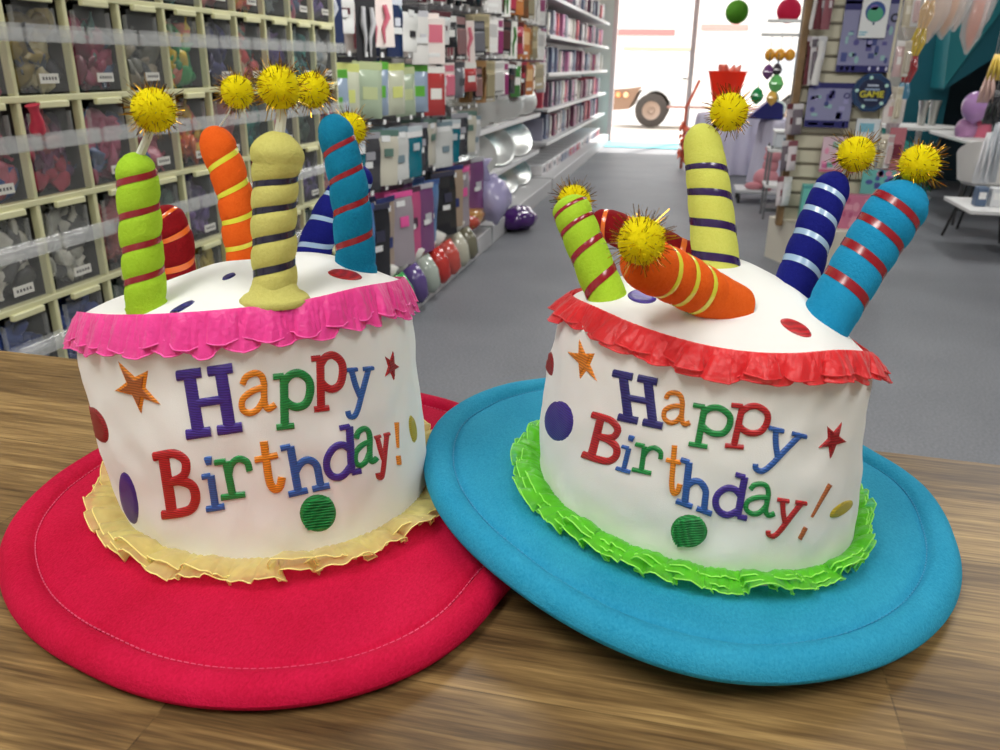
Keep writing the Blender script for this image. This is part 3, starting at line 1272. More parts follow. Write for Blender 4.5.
H.spots = [((549.5, 361, 16, 4.5, 84), 'wine', 'side', 'dark red oval patch near the left edge'),
           ((559, 421, 22, 16, 90), 'purple', 'side', 'large purple round patch low on the left'),
           ((841, 509, 15, 5.5, -34), 'yellow', 'side', 'olive yellow patch near the right edge'),
           ((796, 328, 19, 6.5, 27), 'red', 'top', 'red oval patch on the top cover'),
           ((642, 297, 16, 7, 8), 'purple', 'top', 'purple patch under the orange candle')]
H.circle = (689, 531, 20, 18, 0)
H.candles = [
    dict(base=(604, 290), tip=(566, 197), dy=.02, y0=.52, via=[(584, 241, .5)], r=.0128, turns=4, srange=(.14, .95), mat=LIME, rmat=RED_R,
         label='lime green candle', rlabel='red ribbon wound round the candle', seed=21, pinch=.05, sink=.025, pom=(574, 201, 17, .025), sr=.001),
    dict(base=(700, 264), y0=.60, tip=(590, 220), dy=.02, via=[(645, 240, .5)], r=.0128, turns=3.5, mat=DRED, rmat=ORG_R, label='dark red candle lying low',
         rlabel='orange ribbon wound round the candle', seed=22, ph=1.5),
    dict(base=(716, 270), tip=(699, 124), dy=.03, via=[(709, 190, .5)], y0=.565, r=.0155, turns=3.9, srange=(.05, .72), mat=PALE2, rmat=PUR_R,
         label='pale yellow candle', rlabel='purple ribbon wound round the candle', seed=23, hand=-1, rw=.0046, pinch=.03, pom=(729, 112, 19.5, .0), sr=.0014,
         smat=TINSELD, flange=.8, prof=lambda s: 1.05 - .25 * s),
    dict(base=(794, 292), y0=.585, tip=(838, 173), dy=.05, via=[(812, 238, .5)], r=.0145, turns=4.2, srange=(.2, .9), mat=NAVY, rmat=SIL_R,
         label='navy blue candle', rlabel='silver ribbon wound round the candle', seed=24, hand=-1, rw=.0046, pinch=.07, sink=.02, pom=(856, 154, 18.5, .0), sr=.001,
         prof=lambda s: 1.08 - .22 * s),
    dict(base=(724, 304), tip=(628, 256), dy=-.055, via=[(683, 281, .45)], r=.0155, turns=3, srange=(.30, .78), mat=ORANGE, rmat=YEL_R,
         label='orange candle pointing forward', rlabel='yellow ribbon wound round the candle', seed=25, rw=.0036, ph=3.6, pom=(641, 241, 25, -.014),
         sr=.001, pinch=.06),
    dict(base=(828, 318), tip=(914, 184), dy=.03, via=[(866, 255, .5)], r=.0164, turns=4.2, srange=(.22, .88), mat=TEAL2, rmat=RED_R,
         label='bright turquoise candle', rlabel='red ribbon wound round the candle', seed=26, hand=-1, rw=.0052, pinch=.06, sink=.018, pom=(919, 164, 19.5, .0), sr=.001,
         prof=lambda s: .95 + .12 * s),
]
hatB = make_hat(H)

# ================================================================== COUNTER
WOOD = wood_mat()
mb = MB()
a = R_(-1.6)
M = Matrix.Rotation(a, 3, 'Z')
ctr = thing('shop_counter', 'wooden board topped counter the two party hats stand on', 'counter', (-.25, .35, 0))
mb = MB()
mb.box((-.30, .285, .980), (2.2, .93, .04), WOOD, rot=M, ch=.002)
wt = mb.build('worktop', ctr, angle=20)
mb = MB()
CREAM_L = mat('cream_laminate', (226, 220, 204), rough=.5)
mb.box((-.30, .285, .51), (2.1, .80, .90), CREAM_L, rot=M, ch=.004)
mb.box((-.30, .285, .03), (2.0, .72, .06), cm((60, 60, 62)), rot=M)
mb.build('counter_body', ctr, angle=20)
mb = MB()
th_pts = [(336, 671), (335, 682), (331, 690), (322, 698), (316, 703)]
pp = []
for x, y in th_pts:
    r = ray(x, y)
    pp.append(CAMLOC + r * ((1.0006 - CAMLOC.z) / r.z))
mb.tube(pp, .0004, mat('loose_thread', (226, 214, 190), rough=.7), 5)
tag(mb.build('loose_thread'), 'short loose pale thread lying on the wood in front of the cerise brim', 'thread')

# ================================================================== ROOM
def carpet_mat():
    m, nt, out = newmat('grey_carpet')
    N = nt.nodes.new
    L = nt.links.new
    p = N('ShaderNodeBsdfPrincipled')
    p.inputs['Roughness'].default_value = .5
    p.inputs['Specular IOR Level'].default_value = .3
    tc = N('ShaderNodeTexCoord')
    n = N('ShaderNodeTexNoise')
    n.inputs['Scale'].default_value = 90
    n.inputs['Detail'].default_value = 6
    L(tc.outputs['Object'], n.inputs['Vector'])
    n2 = N('ShaderNodeTexNoise')
    n2.inputs['Scale'].default_value = 1.5
    L(tc.outputs['Object'], n2.inputs['Vector'])
    a = N('ShaderNodeMath')
    a.operation = 'MULTIPLY_ADD'
    a.inputs[1].default_value = .5
    L(n2.outputs['Fac'], a.inputs[0])
    L(n.outputs['Fac'], a.inputs[2])
    r = N('ShaderNodeValToRGB')
    r.color_ramp.elements[0].position = .45
    r.color_ramp.elements[0].color = lin((96, 98, 104))
    r.color_ramp.elements[1].position = 1
    r.color_ramp.elements[1].color = lin((136, 138, 144))
    L(a.outputs[0], r.inputs['Fac'])
    L(r.outputs[0], p.inputs['Base Color'])
    L(p.outputs[0], out.inputs['Surface'])
    return m


PAINT = mat('white_wall_paint', (226, 224, 218), rough=.8)
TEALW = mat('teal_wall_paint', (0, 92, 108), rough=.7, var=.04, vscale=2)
YF = 15.75
mb = MB()
mb.box((1.4, 6.6, -.05), (7.2, 18.4, .1), carpet_mat())
struct('floor', mb, smooth=False)
mb = MB()
mb.box((1.4, 6.6, 3.05), (7.2, 18.4, .1), mat('ceiling_tiles', (236, 236, 232), rough=.9))
struct('ceiling', mb, smooth=False)
mb = MB()
mb.box((-2.1, 6.6, 1.5), (.1, 18.4, 3), PAINT)
struct('wall_left', mb, smooth=False)
mb = MB()
mb.box((4.9, 6.6, 1.5), (.1, 18.4, 3), PAINT)
struct('wall_right', mb, smooth=False)
mb = MB()
mb.box((1.4, -2.5, 1.5), (7.0, .1, 3), PAINT)
struct('wall_back', mb, smooth=False)
mb = MB()
# storefront wall: pier left of the door, pier far right, band above the glazing
mb.box((-1.78, YF, 1.5), (.6, .12, 3), PAINT)
mb.box((3.9, YF, 1.5), (2.0, .12, 3), PAINT)
mb.box((.7, YF, 2.9), (4.4, .12, .2), PAINT)
struct('wall_front', mb, smooth=False)
FRAME = mat('pale_frame', (232, 206, 204), rough=.4)
GLASS = mat('window_glass', (240, 246, 248), rough=.02, alpha=.06)
mb = MB()
mb.box((-.06, YF, 1.4), (.09, .12, 2.8), FRAME, ch=.006)
mb.box((2.87, YF, 1.4), (.07, .12, 2.8), FRAME, ch=.006)
mb.box((1.4, YF, .06), (2.86, .12, .12), FRAME, ch=.006)
mb.box((1.4, YF, 2.77), (2.86, .12, .06), FRAME, ch=.006)
w1 = struct('window_1', mb, smooth=False)
mb = MB()
mb.box((1.42, YF, 1.43), (2.82, .01, 2.62), GLASS)
mb.build('window_pane', w1, smooth=False)
mb = MB()
mb.box((-1.44, YF, 1.4), (.08, .12, 2.8), FRAME, ch=.006)
mb.box((-.77, YF, 2.76), (1.26, .12, .07), FRAME, ch=.006)
struct('door_1', mb, smooth=False)
# ceiling lamps
LP = mat('lamp_diffuser', (255, 252, 244), rough=.5, emis=1.5)
for i, (x, y) in enumerate([(-.7, -.5), (1.0, -.4), (-.6, 3.4), (1.6, 3.4), (-.6, 6.8), (2.4, 6.8), (-.6, 10.4), (2.4, 10.4)]):
    mb = MB()
    mb.box((x, y, 2.985), (.66, 1.26, .03), FRAME, ch=.004)
    lt = tag(mb.build('ceiling_light'), 'recessed white ceiling light panel above the ' + ['counter', 'right of the counter', 'drawer wall',
             'middle floor', 'left aisle', 'display stand', 'far aisle', 'skirted tables'][i], 'light')
    mb = MB()
    mb.box((x, y, 2.966), (.58, 1.18, .01), LP)
    mb.build('diffuser', lt)
    ld = bpy.data.lights.new('panel_lamp', 'AREA')
    ld.shape = 'RECTANGLE'
    ld.size = .58
    ld.size_y = 1.18
    ld.energy = [30, 23, 42, 26, 26, 26, 30, 26][i]
    ld.color = (1, .99, .955)
    lo = bpy.data.objects.new('panel_lamp', ld)
    C.objects.link(lo)
    lo.location = (x, y, 2.95)
# world: bright hazy day outside
w = bpy.data.worlds.new('day')
SC.world = w
w.use_nodes = True
nt = w.node_tree
for n in list(nt.nodes):
    nt.nodes.remove(n)
wo = nt.nodes.new('ShaderNodeOutputWorld')
bg = nt.nodes.new('ShaderNodeBackground')
sk = nt.nodes.new('ShaderNodeTexSky')
sk.sky_type = 'HOSEK_WILKIE'
sk.sun_direction = (.3, .5, .8)
sk.turbidity = 6
mxn = nt.nodes.new('ShaderNodeMixRGB')
mxn.inputs[0].default_value = .8
mxn.inputs[2].default_value = (1, .99, .97, 1)
nt.links.new(sk.outputs[0], mxn.inputs[1])
nt.links.new(mxn.outputs[0], bg.inputs['Color'])
bg.inputs['Strength'].default_value = 4.0
nt.links.new(bg.outputs[0], wo.inputs['Surface'])
sd = bpy.data.lights.new('sun', 'SUN')
sd.energy = 9
sd.angle = R_(2)
sd.color = (1, .95, .88)
so = bpy.data.objects.new('sun', sd)
C.objects.link(so)
so.rotation_euler = (R_(-38), R_(18), 0)
so.location = (0, 20, 8)

SC.view_settings.view_transform = 'Standard'
SC.view_settings.look = 'None'
SC.view_settings.exposure = 0.0
SC.view_settings.gamma = 1
SC.view_settings.use_curve_mapping = False

# ================================================================== DRAWER WALL (left)
IV = mat('ivory_plastic', (222, 220, 176), rough=.45)
DARKIN = mat('cell_inside', (58, 56, 50), rough=.8)  # dark colour stands in for the shade inside the cells
CLR = mat('clear_plastic', (206, 208, 208), rough=.05, alpha=.09)
CLR2 = mat('clear_plastic_lip', (226, 228, 228), rough=.08, alpha=.23)
LABEL = mat('label_paper', (236, 234, 226), rough=.6)
INK = mat('label_ink', (90, 88, 88), rough=.7)
XF = -1.35
PY, PZ = .181, .209
Y0, Z0 = 1.497, 1.453
COLS = list(range(-1, 9))
ROWS = list(range(0, -6, -1))       # 1 = above the frame's top edge
rn = random.Random(5)
cab = thing('drawer_cabinet', 'ivory storage cabinet with a grid of clear fronted drawers full of balloons', 'cabinet', (XF - .2, 2.2, 0))
mb = MB()
ylo, yhi = Y0 + PY * COLS[0], Y0 + PY * (COLS[-1] + 1)
zlo, zhi = Z0 + PZ * ROWS[-1] - PZ * 0, Z0 + PZ * (ROWS[0] + 1)
for k in range(len(COLS) + 1):
    mb.box((XF - .01, ylo + k * PY, (zlo + zhi) / 2), (.02, .012, zhi - zlo), IV, ch=.002)
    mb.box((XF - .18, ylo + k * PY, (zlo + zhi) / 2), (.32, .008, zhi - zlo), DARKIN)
for k in range(len(ROWS) + 1):
    mb.box((XF - .01, (ylo + yhi) / 2, zlo + k * PZ), (.024, yhi - ylo, .014), IV, ch=.002)
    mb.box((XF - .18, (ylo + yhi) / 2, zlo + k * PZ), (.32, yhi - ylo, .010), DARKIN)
    for c in range(len(COLS)):
        mb.box((XF + .004, ylo + (c + .5) * PY, zlo + k * PZ - .012), (.012, PY * .5, .014), IV, ch=.002)
mb.build('frame', cab, angle=30)
mb = MB()
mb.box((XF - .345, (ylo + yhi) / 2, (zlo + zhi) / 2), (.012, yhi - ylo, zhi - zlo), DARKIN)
mb.build('back_panel', cab)
mb = MB()
mb.box((XF - .17, (ylo + yhi) / 2, zlo / 2 - .005), (.36, yhi - ylo + .01, zlo - .01), IV, ch=.004)
mb.build('plinth', cab)
PAL = {
    'black and gold': [(150, 130, 60), (50, 50, 60), (200, 190, 150), (60, 70, 90), (120, 100, 50)],
    'magenta and teal': [(150, 40, 80), (190, 120, 130), (60, 120, 110), (40, 70, 110), (120, 30, 60)],
    'grey and black': [(120, 120, 110), (60, 64, 66), (160, 150, 130), (40, 44, 46)],
    'green and yellow': [(40, 140, 90), (70, 170, 100), (220, 190, 60), (30, 110, 120), (200, 110, 90)],
    'navy blue': [(40, 44, 110), (50, 40, 90), (70, 70, 130), (30, 30, 70)],
    'red and cream': [(200, 80, 80), (220, 190, 160), (60, 120, 110), (170, 60, 60)],
    'purple': [(80, 60, 120), (60, 50, 100), (110, 80, 140)],
    'teal': [(0, 100, 100), (20, 120, 110), (10, 80, 90)],
    'pale grey': [(150, 150, 146), (120, 130, 134), (180, 180, 176)],
    'crimson and purple': [(150, 30, 70), (90, 40, 90), (220, 200, 200), (170, 40, 50)],
    'pink and blue': [(200, 110, 130), (180, 90, 110), (50, 90, 160), (170, 70, 90)],
    'red and purple': [(180, 50, 80), (110, 50, 90), (90, 50, 100), (150, 60, 70)],
    'mauve pink': [(190, 100, 130), (90, 110, 150), (170, 80, 110), (150, 60, 90)],
    'dusky pink': [(190, 110, 110), (170, 90, 95), (150, 80, 85)],
    'orange and red': [(220, 110, 50), (190, 60, 50), (210, 170, 60)],
    'dark green': [(40, 70, 60), (60, 90, 80), (90, 90, 90)],
    'white and grey': [(210, 208, 196), (180, 180, 170), (90, 90, 90), (220, 218, 208)],
    'royal blue': [(30, 60, 140), (20, 50, 120), (50, 80, 160)],
    'yellow': [(210, 190, 80), (190, 170, 70), (220, 200, 110)],
    'multicoloured': [(210, 60, 60), (60, 120, 200), (230, 190, 60), (70, 160, 90), (200, 100, 160)],
}
GR = {1: ['crimson and purple', 'red and cream', 'grey and black', 'mauve pink', 'teal', 'dusky pink', 'orange and red', 'pale grey', 'mauve pink', 'purple'],
      0: ['crimson and purple', 'black and gold', 'magenta and teal', 'grey and black', 'green and yellow', 'navy blue', 'red and cream', 'purple', 'teal', 'pale grey'],
      -1: ['pink and blue', 'red and purple', 'mauve pink', 'pink and blue', 'orange and red', 'dusky pink', 'teal', 'mauve pink', 'dark green', 'red and purple'],
      -2: ['white and grey', 'white and grey', 'dusky pink', 'dark green', 'purple', 'yellow', 'multicoloured', 'dark green', 'purple', 'magenta and teal'],
      -3: ['royal blue', 'royal blue', 'dark green', 'grey and black', 'yellow', 'royal blue', 'dusky pink', 'multicoloured', 'teal', 'navy blue'],
      -4: ['dark green', 'royal blue', 'dusky pink', 'grey and black', 'teal', 'purple', 'multicoloured', 'yellow', 'dark green', 'pale grey']}
ROWN = {1: 'topmost cut-off row', 0: 'top full row', -1: 'second full row', -2: 'third full row', -3: 'fourth full row', -4: 'bottom row'}
COLN = ['leftmost', 'second from left', 'third from left', 'fourth from left', 'fifth from left', 'sixth from left', 'seventh from left',
        'eighth from left', 'ninth from left', 'rightmost']


def balloon(mb, c, s, m_):
    """a deflated latex balloon: flattened wrinkled pouch, neck and rolled lip"""
    M = Matrix.Rotation(rn.uniform(0, 6.28), 3, 'X') @ Matrix.Rotation(rn.uniform(-.8, .8), 3, 'Z') @ Matrix.Rotation(rn.uniform(-.6, .6), 3, 'Y')
    n = 12
    prof = [(.05, 1.0), (.55, .9), (.85, .6), (.95, .2), (.8, -.25), (.5, -.6), (.2, -.9), (.16, -1.25), (.24, -1.32)]
    vs = []
    sd_ = rn.random() * 99
    for r, z in prof:
        for k in range(n):
            a_ = 2 * PI * k / n
            w_ = 1 + .45 * noise.noise(Vector((a_ * 1.3 + sd_, z * 1.7, sd_)))
            q = Vector((r * math.cos(a_) * .38 * w_, r * math.sin(a_) * .8 * w_, z + .25 * math.sin(a_ * 2 + sd_) * r)) * s
            vs.append(Vector(c) + M @ q)
    fs = [(i * n + k, i * n + (k + 1) % n, (i + 1) * n + (k + 1) % n, (i + 1) * n + k) for i in range(len(prof) - 1) for k in range(n)]
    fs.append(tuple(range(n)))
    mb.add(vs, fs, m_)


def drawer_proto():
    mb = MB()
    w_, h_ = PY - .018, PZ - .022
    # front panel in two leaves either side of the lip, thin box walls
    mb.box((0, 0, .60 * h_ / 2 + .002), (.004, w_, .60 * h_), CLR, ch=.001)
    mb.box((-.012, 0, h_ * .81), (.003, w_ * .62, h_ * .34), CLR, ch=.001)
    mb.box((-.012, -w_ * .36, h_ * .78), (.008, .006, h_ * .26), CLR2)
    mb.box((-.012, w_ * .36, h_ * .78), (.008, .006, h_ * .26), CLR2)
    return mb, w_, h_


dm, w_, h_ = drawer_proto()
first = None
for ri, r in enumerate(ROWS):
    for ci, cidx in enumerate(COLS):
        yc = Y0 + PY * (cidx + .5)
        zb = Z0 + PZ * r + .010
        if first is None:
            d = dm.build('drawer', origin=(0, 0, 0), angle=30)
            d.parent = cab
            d.location = Vector((XF + .002, yc, zb)) - WL(cab)
            m2 = MB()
            m2.box((.022, 0, h_ * .61), (.042, w_ + .006, .026), CLR2, ch=.004)
            m2.box((.042, 0, h_ * .61 + .004), (.006, w_ + .006, .034), CLR2, ch=.002)
            lip = m2.build('lip', origin=(0, 0, 0), angle=30)
            lip.parent = d
            m3 = MB()
            m3.box((.004, 0, h_ * .16), (.002, w_ * .34, .020), LABEL)
            for q in range(5):
                m3.box((.0052, -w_ * .11 + q * w_ * .055, h_ * .16), (.0006, w_ * .03, .006), INK)
            lab = m3.build('label_card', origin=(0, 0, 0), angle=30)
            lab.parent = d
            first = (d, lip, lab)
        else:
            d = first[0].copy()
            C.objects.link(d)
            d.parent = cab
            d.location = Vector((XF + .002, yc, zb)) - WL(cab)
            for ch_ in (first[1:] if (ci + ri * 3) % 7 else first[1:2]):
                e_ = ch_.copy()
                C.objects.link(e_)
                e_.parent = d
        nm = GR[r + 1][ci]
        pal = [cm(c_, 'latex') for c_ in PAL[nm]]
        mb = MB()
        full = .66 if nm != 'grey and black' else .5
        ncb = 62 if ri < 5 else 34
        for k in range(ncb):
            zz = zb + .022 + (h_ * full) * ((k + .5) / ncb)
            mb_s = rn.uniform(.024, .040)
            balloon(mb, (XF - rn.uniform(.036, .080), yc + rn.uniform(-w_ * .38, w_ * .38), zz), mb_s, pal[int(rn.random() ** 1.2 * len(pal))])
        o = mb.build('balloon_pile', angle=180)
        tag(o, 'deflated %s balloons in drawer, %s column, %s' % (nm, COLN[ci], ROWN[r + 1]), 'balloons', kind='stuff')
# one red balloon neck poking over the top of its drawer
mb = MB()
P = onY(40, 104, 1.46)
mb.tube([(XF + .03, 1.50, 1.185), (XF + .045, 1.487, 1.205), (XF + .05, 1.478, 1.222), (XF + .052, 1.474, 1.232), (XF + .052, 1.473, 1.236)], [.016, .012, .009, .012, .015], cm((214, 60, 84), 'latex'), 12)
tag(mb.build('balloon'), 'single coral red balloon neck sticking out over the lip of a drawer', 'balloon')

# ================================================================== PRODUCTS
PEG = mat('hook_chrome', (190, 190, 192), rough=.25, metal=1)
_proto = {}


def packet(kind, col, col2, w_, h_):
    """prototype mesh, hanging from (0,0,0), front facing +X, width along Y"""
    key = (kind, tuple(col), tuple(col2), w_, h_)
    if key in _proto:
        return _proto[key]
    mb = MB()
    A_, B_ = cm(col), cm(col2)
    if kind == 'bag':            # clear pillow bag with printed header card
        mb.box((0, 0, -.02), (.003, w_, .04), A_, ch=.001)

        def pf(u, v):
            y = (u - .5) * w_ * .96
            z = -.035 - v * (h_ - .035)
            return y, z, .018 * (max(0, 1 - (2 * u - 1) ** 2) ** .5) * max(0, 1 - (2 * v - 1) ** 4)
        mb.grid(lambda u, v: (pf(u, v)[2] + .002, pf(u, v)[0], pf(u, v)[1]), 8, 8, cm(col2, 'shiny'))
        mb.grid(lambda u, v: (-pf(u, v)[2] * .5 - .001, pf(1 - u, v)[0], pf(u, v)[1]), 8, 8, cm(col2, 'shiny'))
        mb.box((.019, 0, -h_ * .55), (.002, w_ * .5, h_ * .22), A_)
    elif kind == 'card':         # blister card: printed card with domed clear pocket
        mb.box((0, 0, -h_ / 2), (.003, w_, h_), A_, ch=.001)
        mb.box((.003, 0, -h_ * .14), (.002, w_ * .86, h_ * .16), B_)
        mb.box((.012, 0, -h_ * .60), (.020, w_ * .72, h_ * .58), cm(col2, 'shiny'), ch=.008)
        mb.box((.004, 0, -h_ * .95), (.002, w_ * .7, h_ * .04), cm((240, 240, 238)))
    elif kind == 'strip':        # tall narrow packet
        mb.box((0, 0, -.015), (.004, w_, .03), B_, ch=.001)

        def pf2(u, v):
            y = (u - .5) * w_ * .9
            z = -.03 - v * (h_ - .03)
            return y + .006 * math.sin(v * 5), z, .010 * math.sin(PI * u) + .003 * math.sin(v * 9)
        mb.grid(lambda u, v: (pf2(u, v)[2], pf2(u, v)[0], pf2(u, v)[1]), 6, 12, cm(col, 'shiny'))
        mb.grid(lambda u, v: (-.004, pf2(1 - u, v)[0], pf2(u, v)[1]), 6, 12, cm(col, 'shiny'))
        mb.box((.013, 0, -h_ * (.15 + .2 * (sum(col) % 4))), (.003, w_ * (.3 + .17 * (sum(col2) % 4)), .03), cm((235, 236, 236), 'shiny'))
        mb.box((.012, w_ * .1, -h_ * (.4 + .1 * (sum(col) % 3))), (.004, w_ * .3, h_ * .14), B_)
    elif kind == 'box':
        mb.box((0, 0, -h_ * .55), (.05, w_, h_ * .9), A_, ch=.002)
        mb.box((-.022, 0, -.03), (.003, w_ * .9, .06), A_)
        mb.box((.026, 0, -h_ * .4), (.002, w_ * .8, h_ * .35), B_)
        mb.box((.026, 0, -h_ * .82), (.002, w_ * .6, h_ * .08), cm((240, 240, 238)))
    elif kind == 'cutter':       # card carrying two white tools
        mb.box((0, 0, -h_ / 2), (.003, w_, h_), A_, ch=.001)
        for s_ in (-1, 1):
            mb.tube([(.012, s_ * w_ * .2, -h_ * .15), (.016, s_ * w_ * .26, -h_ * .4), (.012, s_ * w_ * .12, -h_ * .62), (.010, s_ * w_ * .15, -h_ * .92)],
                    [.010, .014, .009, .004], cm(col2, 'shiny'), 8)
    o = mb.build('_p', origin=(0, 0, 0), angle=35)
    C.objects.unlink(o)
    _proto[key] = o
    return o


NAMES = {'bag': ('party_favour_bag', 'bag'), 'card': ('carded_blister_pack', 'packet'), 'strip': ('tall_packet', 'packet'), 'box': ('hanging_box', 'box'),
         'cutter': ('carded_tool_set', 'packet')}
CN = {}


def cname(c):
    r, g, b = c
    mx, mn = max(c), min(c)
    if mx - mn < 26:
        return 'white' if mx > 205 else 'pale grey' if mx > 160 else 'grey' if mx > 90 else 'black'
    if r == mx and g > b and r > 170 and g > 120:
        return 'orange' if g < 170 else 'cream'
    if r == mx and b > g + 8:
        return 'pink' if r > 150 else 'maroon'
    if r == mx:
        return 'red' if r > 150 and g < 100 else 'brown'
    if g == mx:
        return 'green'
    if r > g + 15:
        return 'purple'
    if g > b - 45 and b < 170:
        return 'teal'
    return 'blue'


def hang(kind, col, col2, w_, h_, loc, rotz, label, group, tilt=0):
    o = packet(kind, col, col2, w_, h_).copy()
    o.name = NAMES[kind][0]
    C.objects.link(o)
    o.location = loc
    o.rotation_euler = (rn.uniform(-.05, .05), tilt, rotz + rn.uniform(-.12, .12))
    tag(o, label, NAMES[kind][1], group)
    return o


MIX = [((236, 236, 232), (40, 40, 44)), ((230, 228, 224), (200, 200, 206)), ((50, 50, 54), (210, 210, 214)), ((120, 40, 60), (230, 220, 220)),
       ((30, 30, 34), (150, 110, 110)), ((244, 232, 226), (224, 120, 140)), ((190, 190, 188), (90, 96, 110)), ((34, 50, 90), (216, 220, 230)),
       ((232, 232, 230), (90, 40, 50)), ((60, 60, 66), (120, 120, 128)), ((240, 238, 232), (180, 60, 60))]
GM = mat('grey_metal_shelf', (196, 196, 198), rough=.4)
BACKB = mat('grey_pegboard', (104, 104, 108), rough=.8, var=.2, vscale=60)


def gondola(name, y0, y1, label, shelves, hooks, base=.14, topz=2.15, back=BACKB, xb=-1.98, depth=.40, xbase=-1.42):
    t = thing(name, label, 'shelving', (xb + .2, (y0 + y1) / 2, 0))
    mb = MB()
    mb.box((xb, (y0 + y1) / 2, topz / 2), (.03, y1 - y0, topz), back)
    mb.build('back_panel', t)
    for y in (y0, y1):
        mb = MB()
        mb.box((xb + .03, y, topz / 2), (.05, .035, topz), GM, ch=.003)
        mb.build('upright', t)
    mb = MB()
    mb.box(((xb + xbase) / 2, (y0 + y1) / 2, base / 2), (xbase - xb, y1 - y0, base), GM, ch=.004)
    mb.build('base_shelf', t)
    for z in shelves:
        mb = MB()
        mb.box((xb + depth / 2, (y0 + y1) / 2, z), (depth, y1 - y0 - .02, .022), GM, ch=.003)
        mb.box((xb + depth + .004, (y0 + y1) / 2, z - .004), (.01, y1 - y0 - .02, .038), cm((222, 222, 224)))
        mb.build('shelf', t)
    for (y, z, d) in hooks:
        mb = MB()
        mb.tube([(xb + .015, y, z), (xb + d - .01, y, z + .004), (xb + d, y, z + .015)],   .0035, PEG, 5)
        mb.box((xb + d + .004, y, z + .014), (.003, .034, .022), cm((244, 244, 244)))  # white end plate, added to bring white glints to the hooks
        mb.build('hook', t)
    return t


g1 = (3.22, 6.10)
rowz1 = [1.92, 1.62, 1.33, 1.02, .70]
pegs = [3.36 + .205 * i for i in range(13)]
hooks = [(y, z + .012, .50) for z in rowz1 for y in pegs]
gondola('wall_shelving', *g1, 'grey wall shelving crowded with hanging packets, right beside the ivory drawer cabinet', [.40], hooks)
RN1 = ['top hook row', 'second hook row', 'third hook row', 'fourth hook row', 'lowest hook row']
SHORT = {'bag': 'favour bag', 'card': 'blister card', 'strip': 'tall packet', 'box': 'hanging box', 'cutter': 'tool card'}
gw = lambda i: '%s peg from the drawer cabinet' % ORD[i]
for ri, z in enumerate(rowz1):
    for pi, y in enumerate(pegs):
        if ri == 2 and pi < 7:
            kind, c1, c2, w_, h_ = 'bag', [(96, 176, 60), (214, 220, 130), (190, 200, 150)][pi % 3], [(170, 186, 160), (150, 168, 190), (200, 204, 180)][(pi + 1) % 3], .17, .25
        elif ri == 3:
            w0 = 1
            c1, c2 = [((206, 208, 206), (120, 140, 150)), ((0, 110, 130), (190, 200, 205)), ((60, 60, 66), (160, 160, 168)), ((200, 196, 180), (90, 120, 110))][pi % 4]
            kind, w_, h_ = 'strip', .18, .27
        elif ri == 4:
            c1, c2 = [((120, 70, 120), (190, 190, 196)), ((84, 128, 182), (60, 90, 150)), ((28, 28, 34), (60, 60, 80)), ((168, 146, 126), (40, 50, 110)),
                      ((160, 150, 158), (230, 90, 160)), ((196, 80, 130), (80, 50, 70))][pi % 6]
            kind, w_, h_ = 'strip', .20, .40
        else:
            c1, c2 = MIX[(pi * 3 + ri * 5 + rn.randrange(3)) % len(MIX)]
            if ri == 0 and pi == 3:
                c1, c2 = (24, 40, 150), (190, 190, 200)
            kind = rn.choice(['card', 'card', 'bag', 'cutter', 'strip', 'box'])
            w_, h_ = rn.choice([.13, .16, .19]), rn.choice([.18, .22, .27])
        for dpt in (0, 1):
            x = -1.49 - .12 * dpt + rn.uniform(-.02, .02)
            hang(kind, c1, c2, w_, h_, (x, y + rn.uniform(-.01, .01), z - rn.uniform(0, .045)), -.42 + rn.uniform(-.22, .22),
                 '%s %s, %s, %s, %s' % (cname(c1), SHORT[kind], RN1[ri], gw(pi), 'in front' if dpt == 0 else 'behind'),
                 'packets on the wall shelving hooks', tilt=rn.uniform(-.04, .04))
# coloured-end pouches along the foot of the shelving
endc = [((150, 30, 60), 'dark red'), ((224, 96, 128), 'pink'), ((60, 160, 80), 'green'), ((90, 70, 130), 'purple'), ((170, 180, 170), 'grey green'), ((190, 50, 44), 'red'), ((196, 80, 70), 'coral'),
        ((190, 188, 170), 'cream'), ((120, 116, 96), 'olive')]
for i, (c_, nm) in enumerate(endc):
    mb = MB()
    y = 3.55 + i * .23
    sh = cm((214, 212, 206), 'shiny')
    mb.tube([(-1.80, y, .34), (-1.68, y, .325), (-1.55, y, .29), (-1.47, y, .25)], [.012, .03, .055, .060], sh, 10)
    mb.tube([(-1.47, y, .25), (-1.42, y, .17), (-1.40, y, .09), (-1.40, y, .05)], [.061, .064, .055, .02], cm(c_, 'shiny'), 10)
    tag(mb.build('foil_pouch', angle=180), 'silvery pouch with %s end, %s along the foot of the shelving' % (nm, ORD[i]), 'pouch', 'pouches along the foot of the shelving')

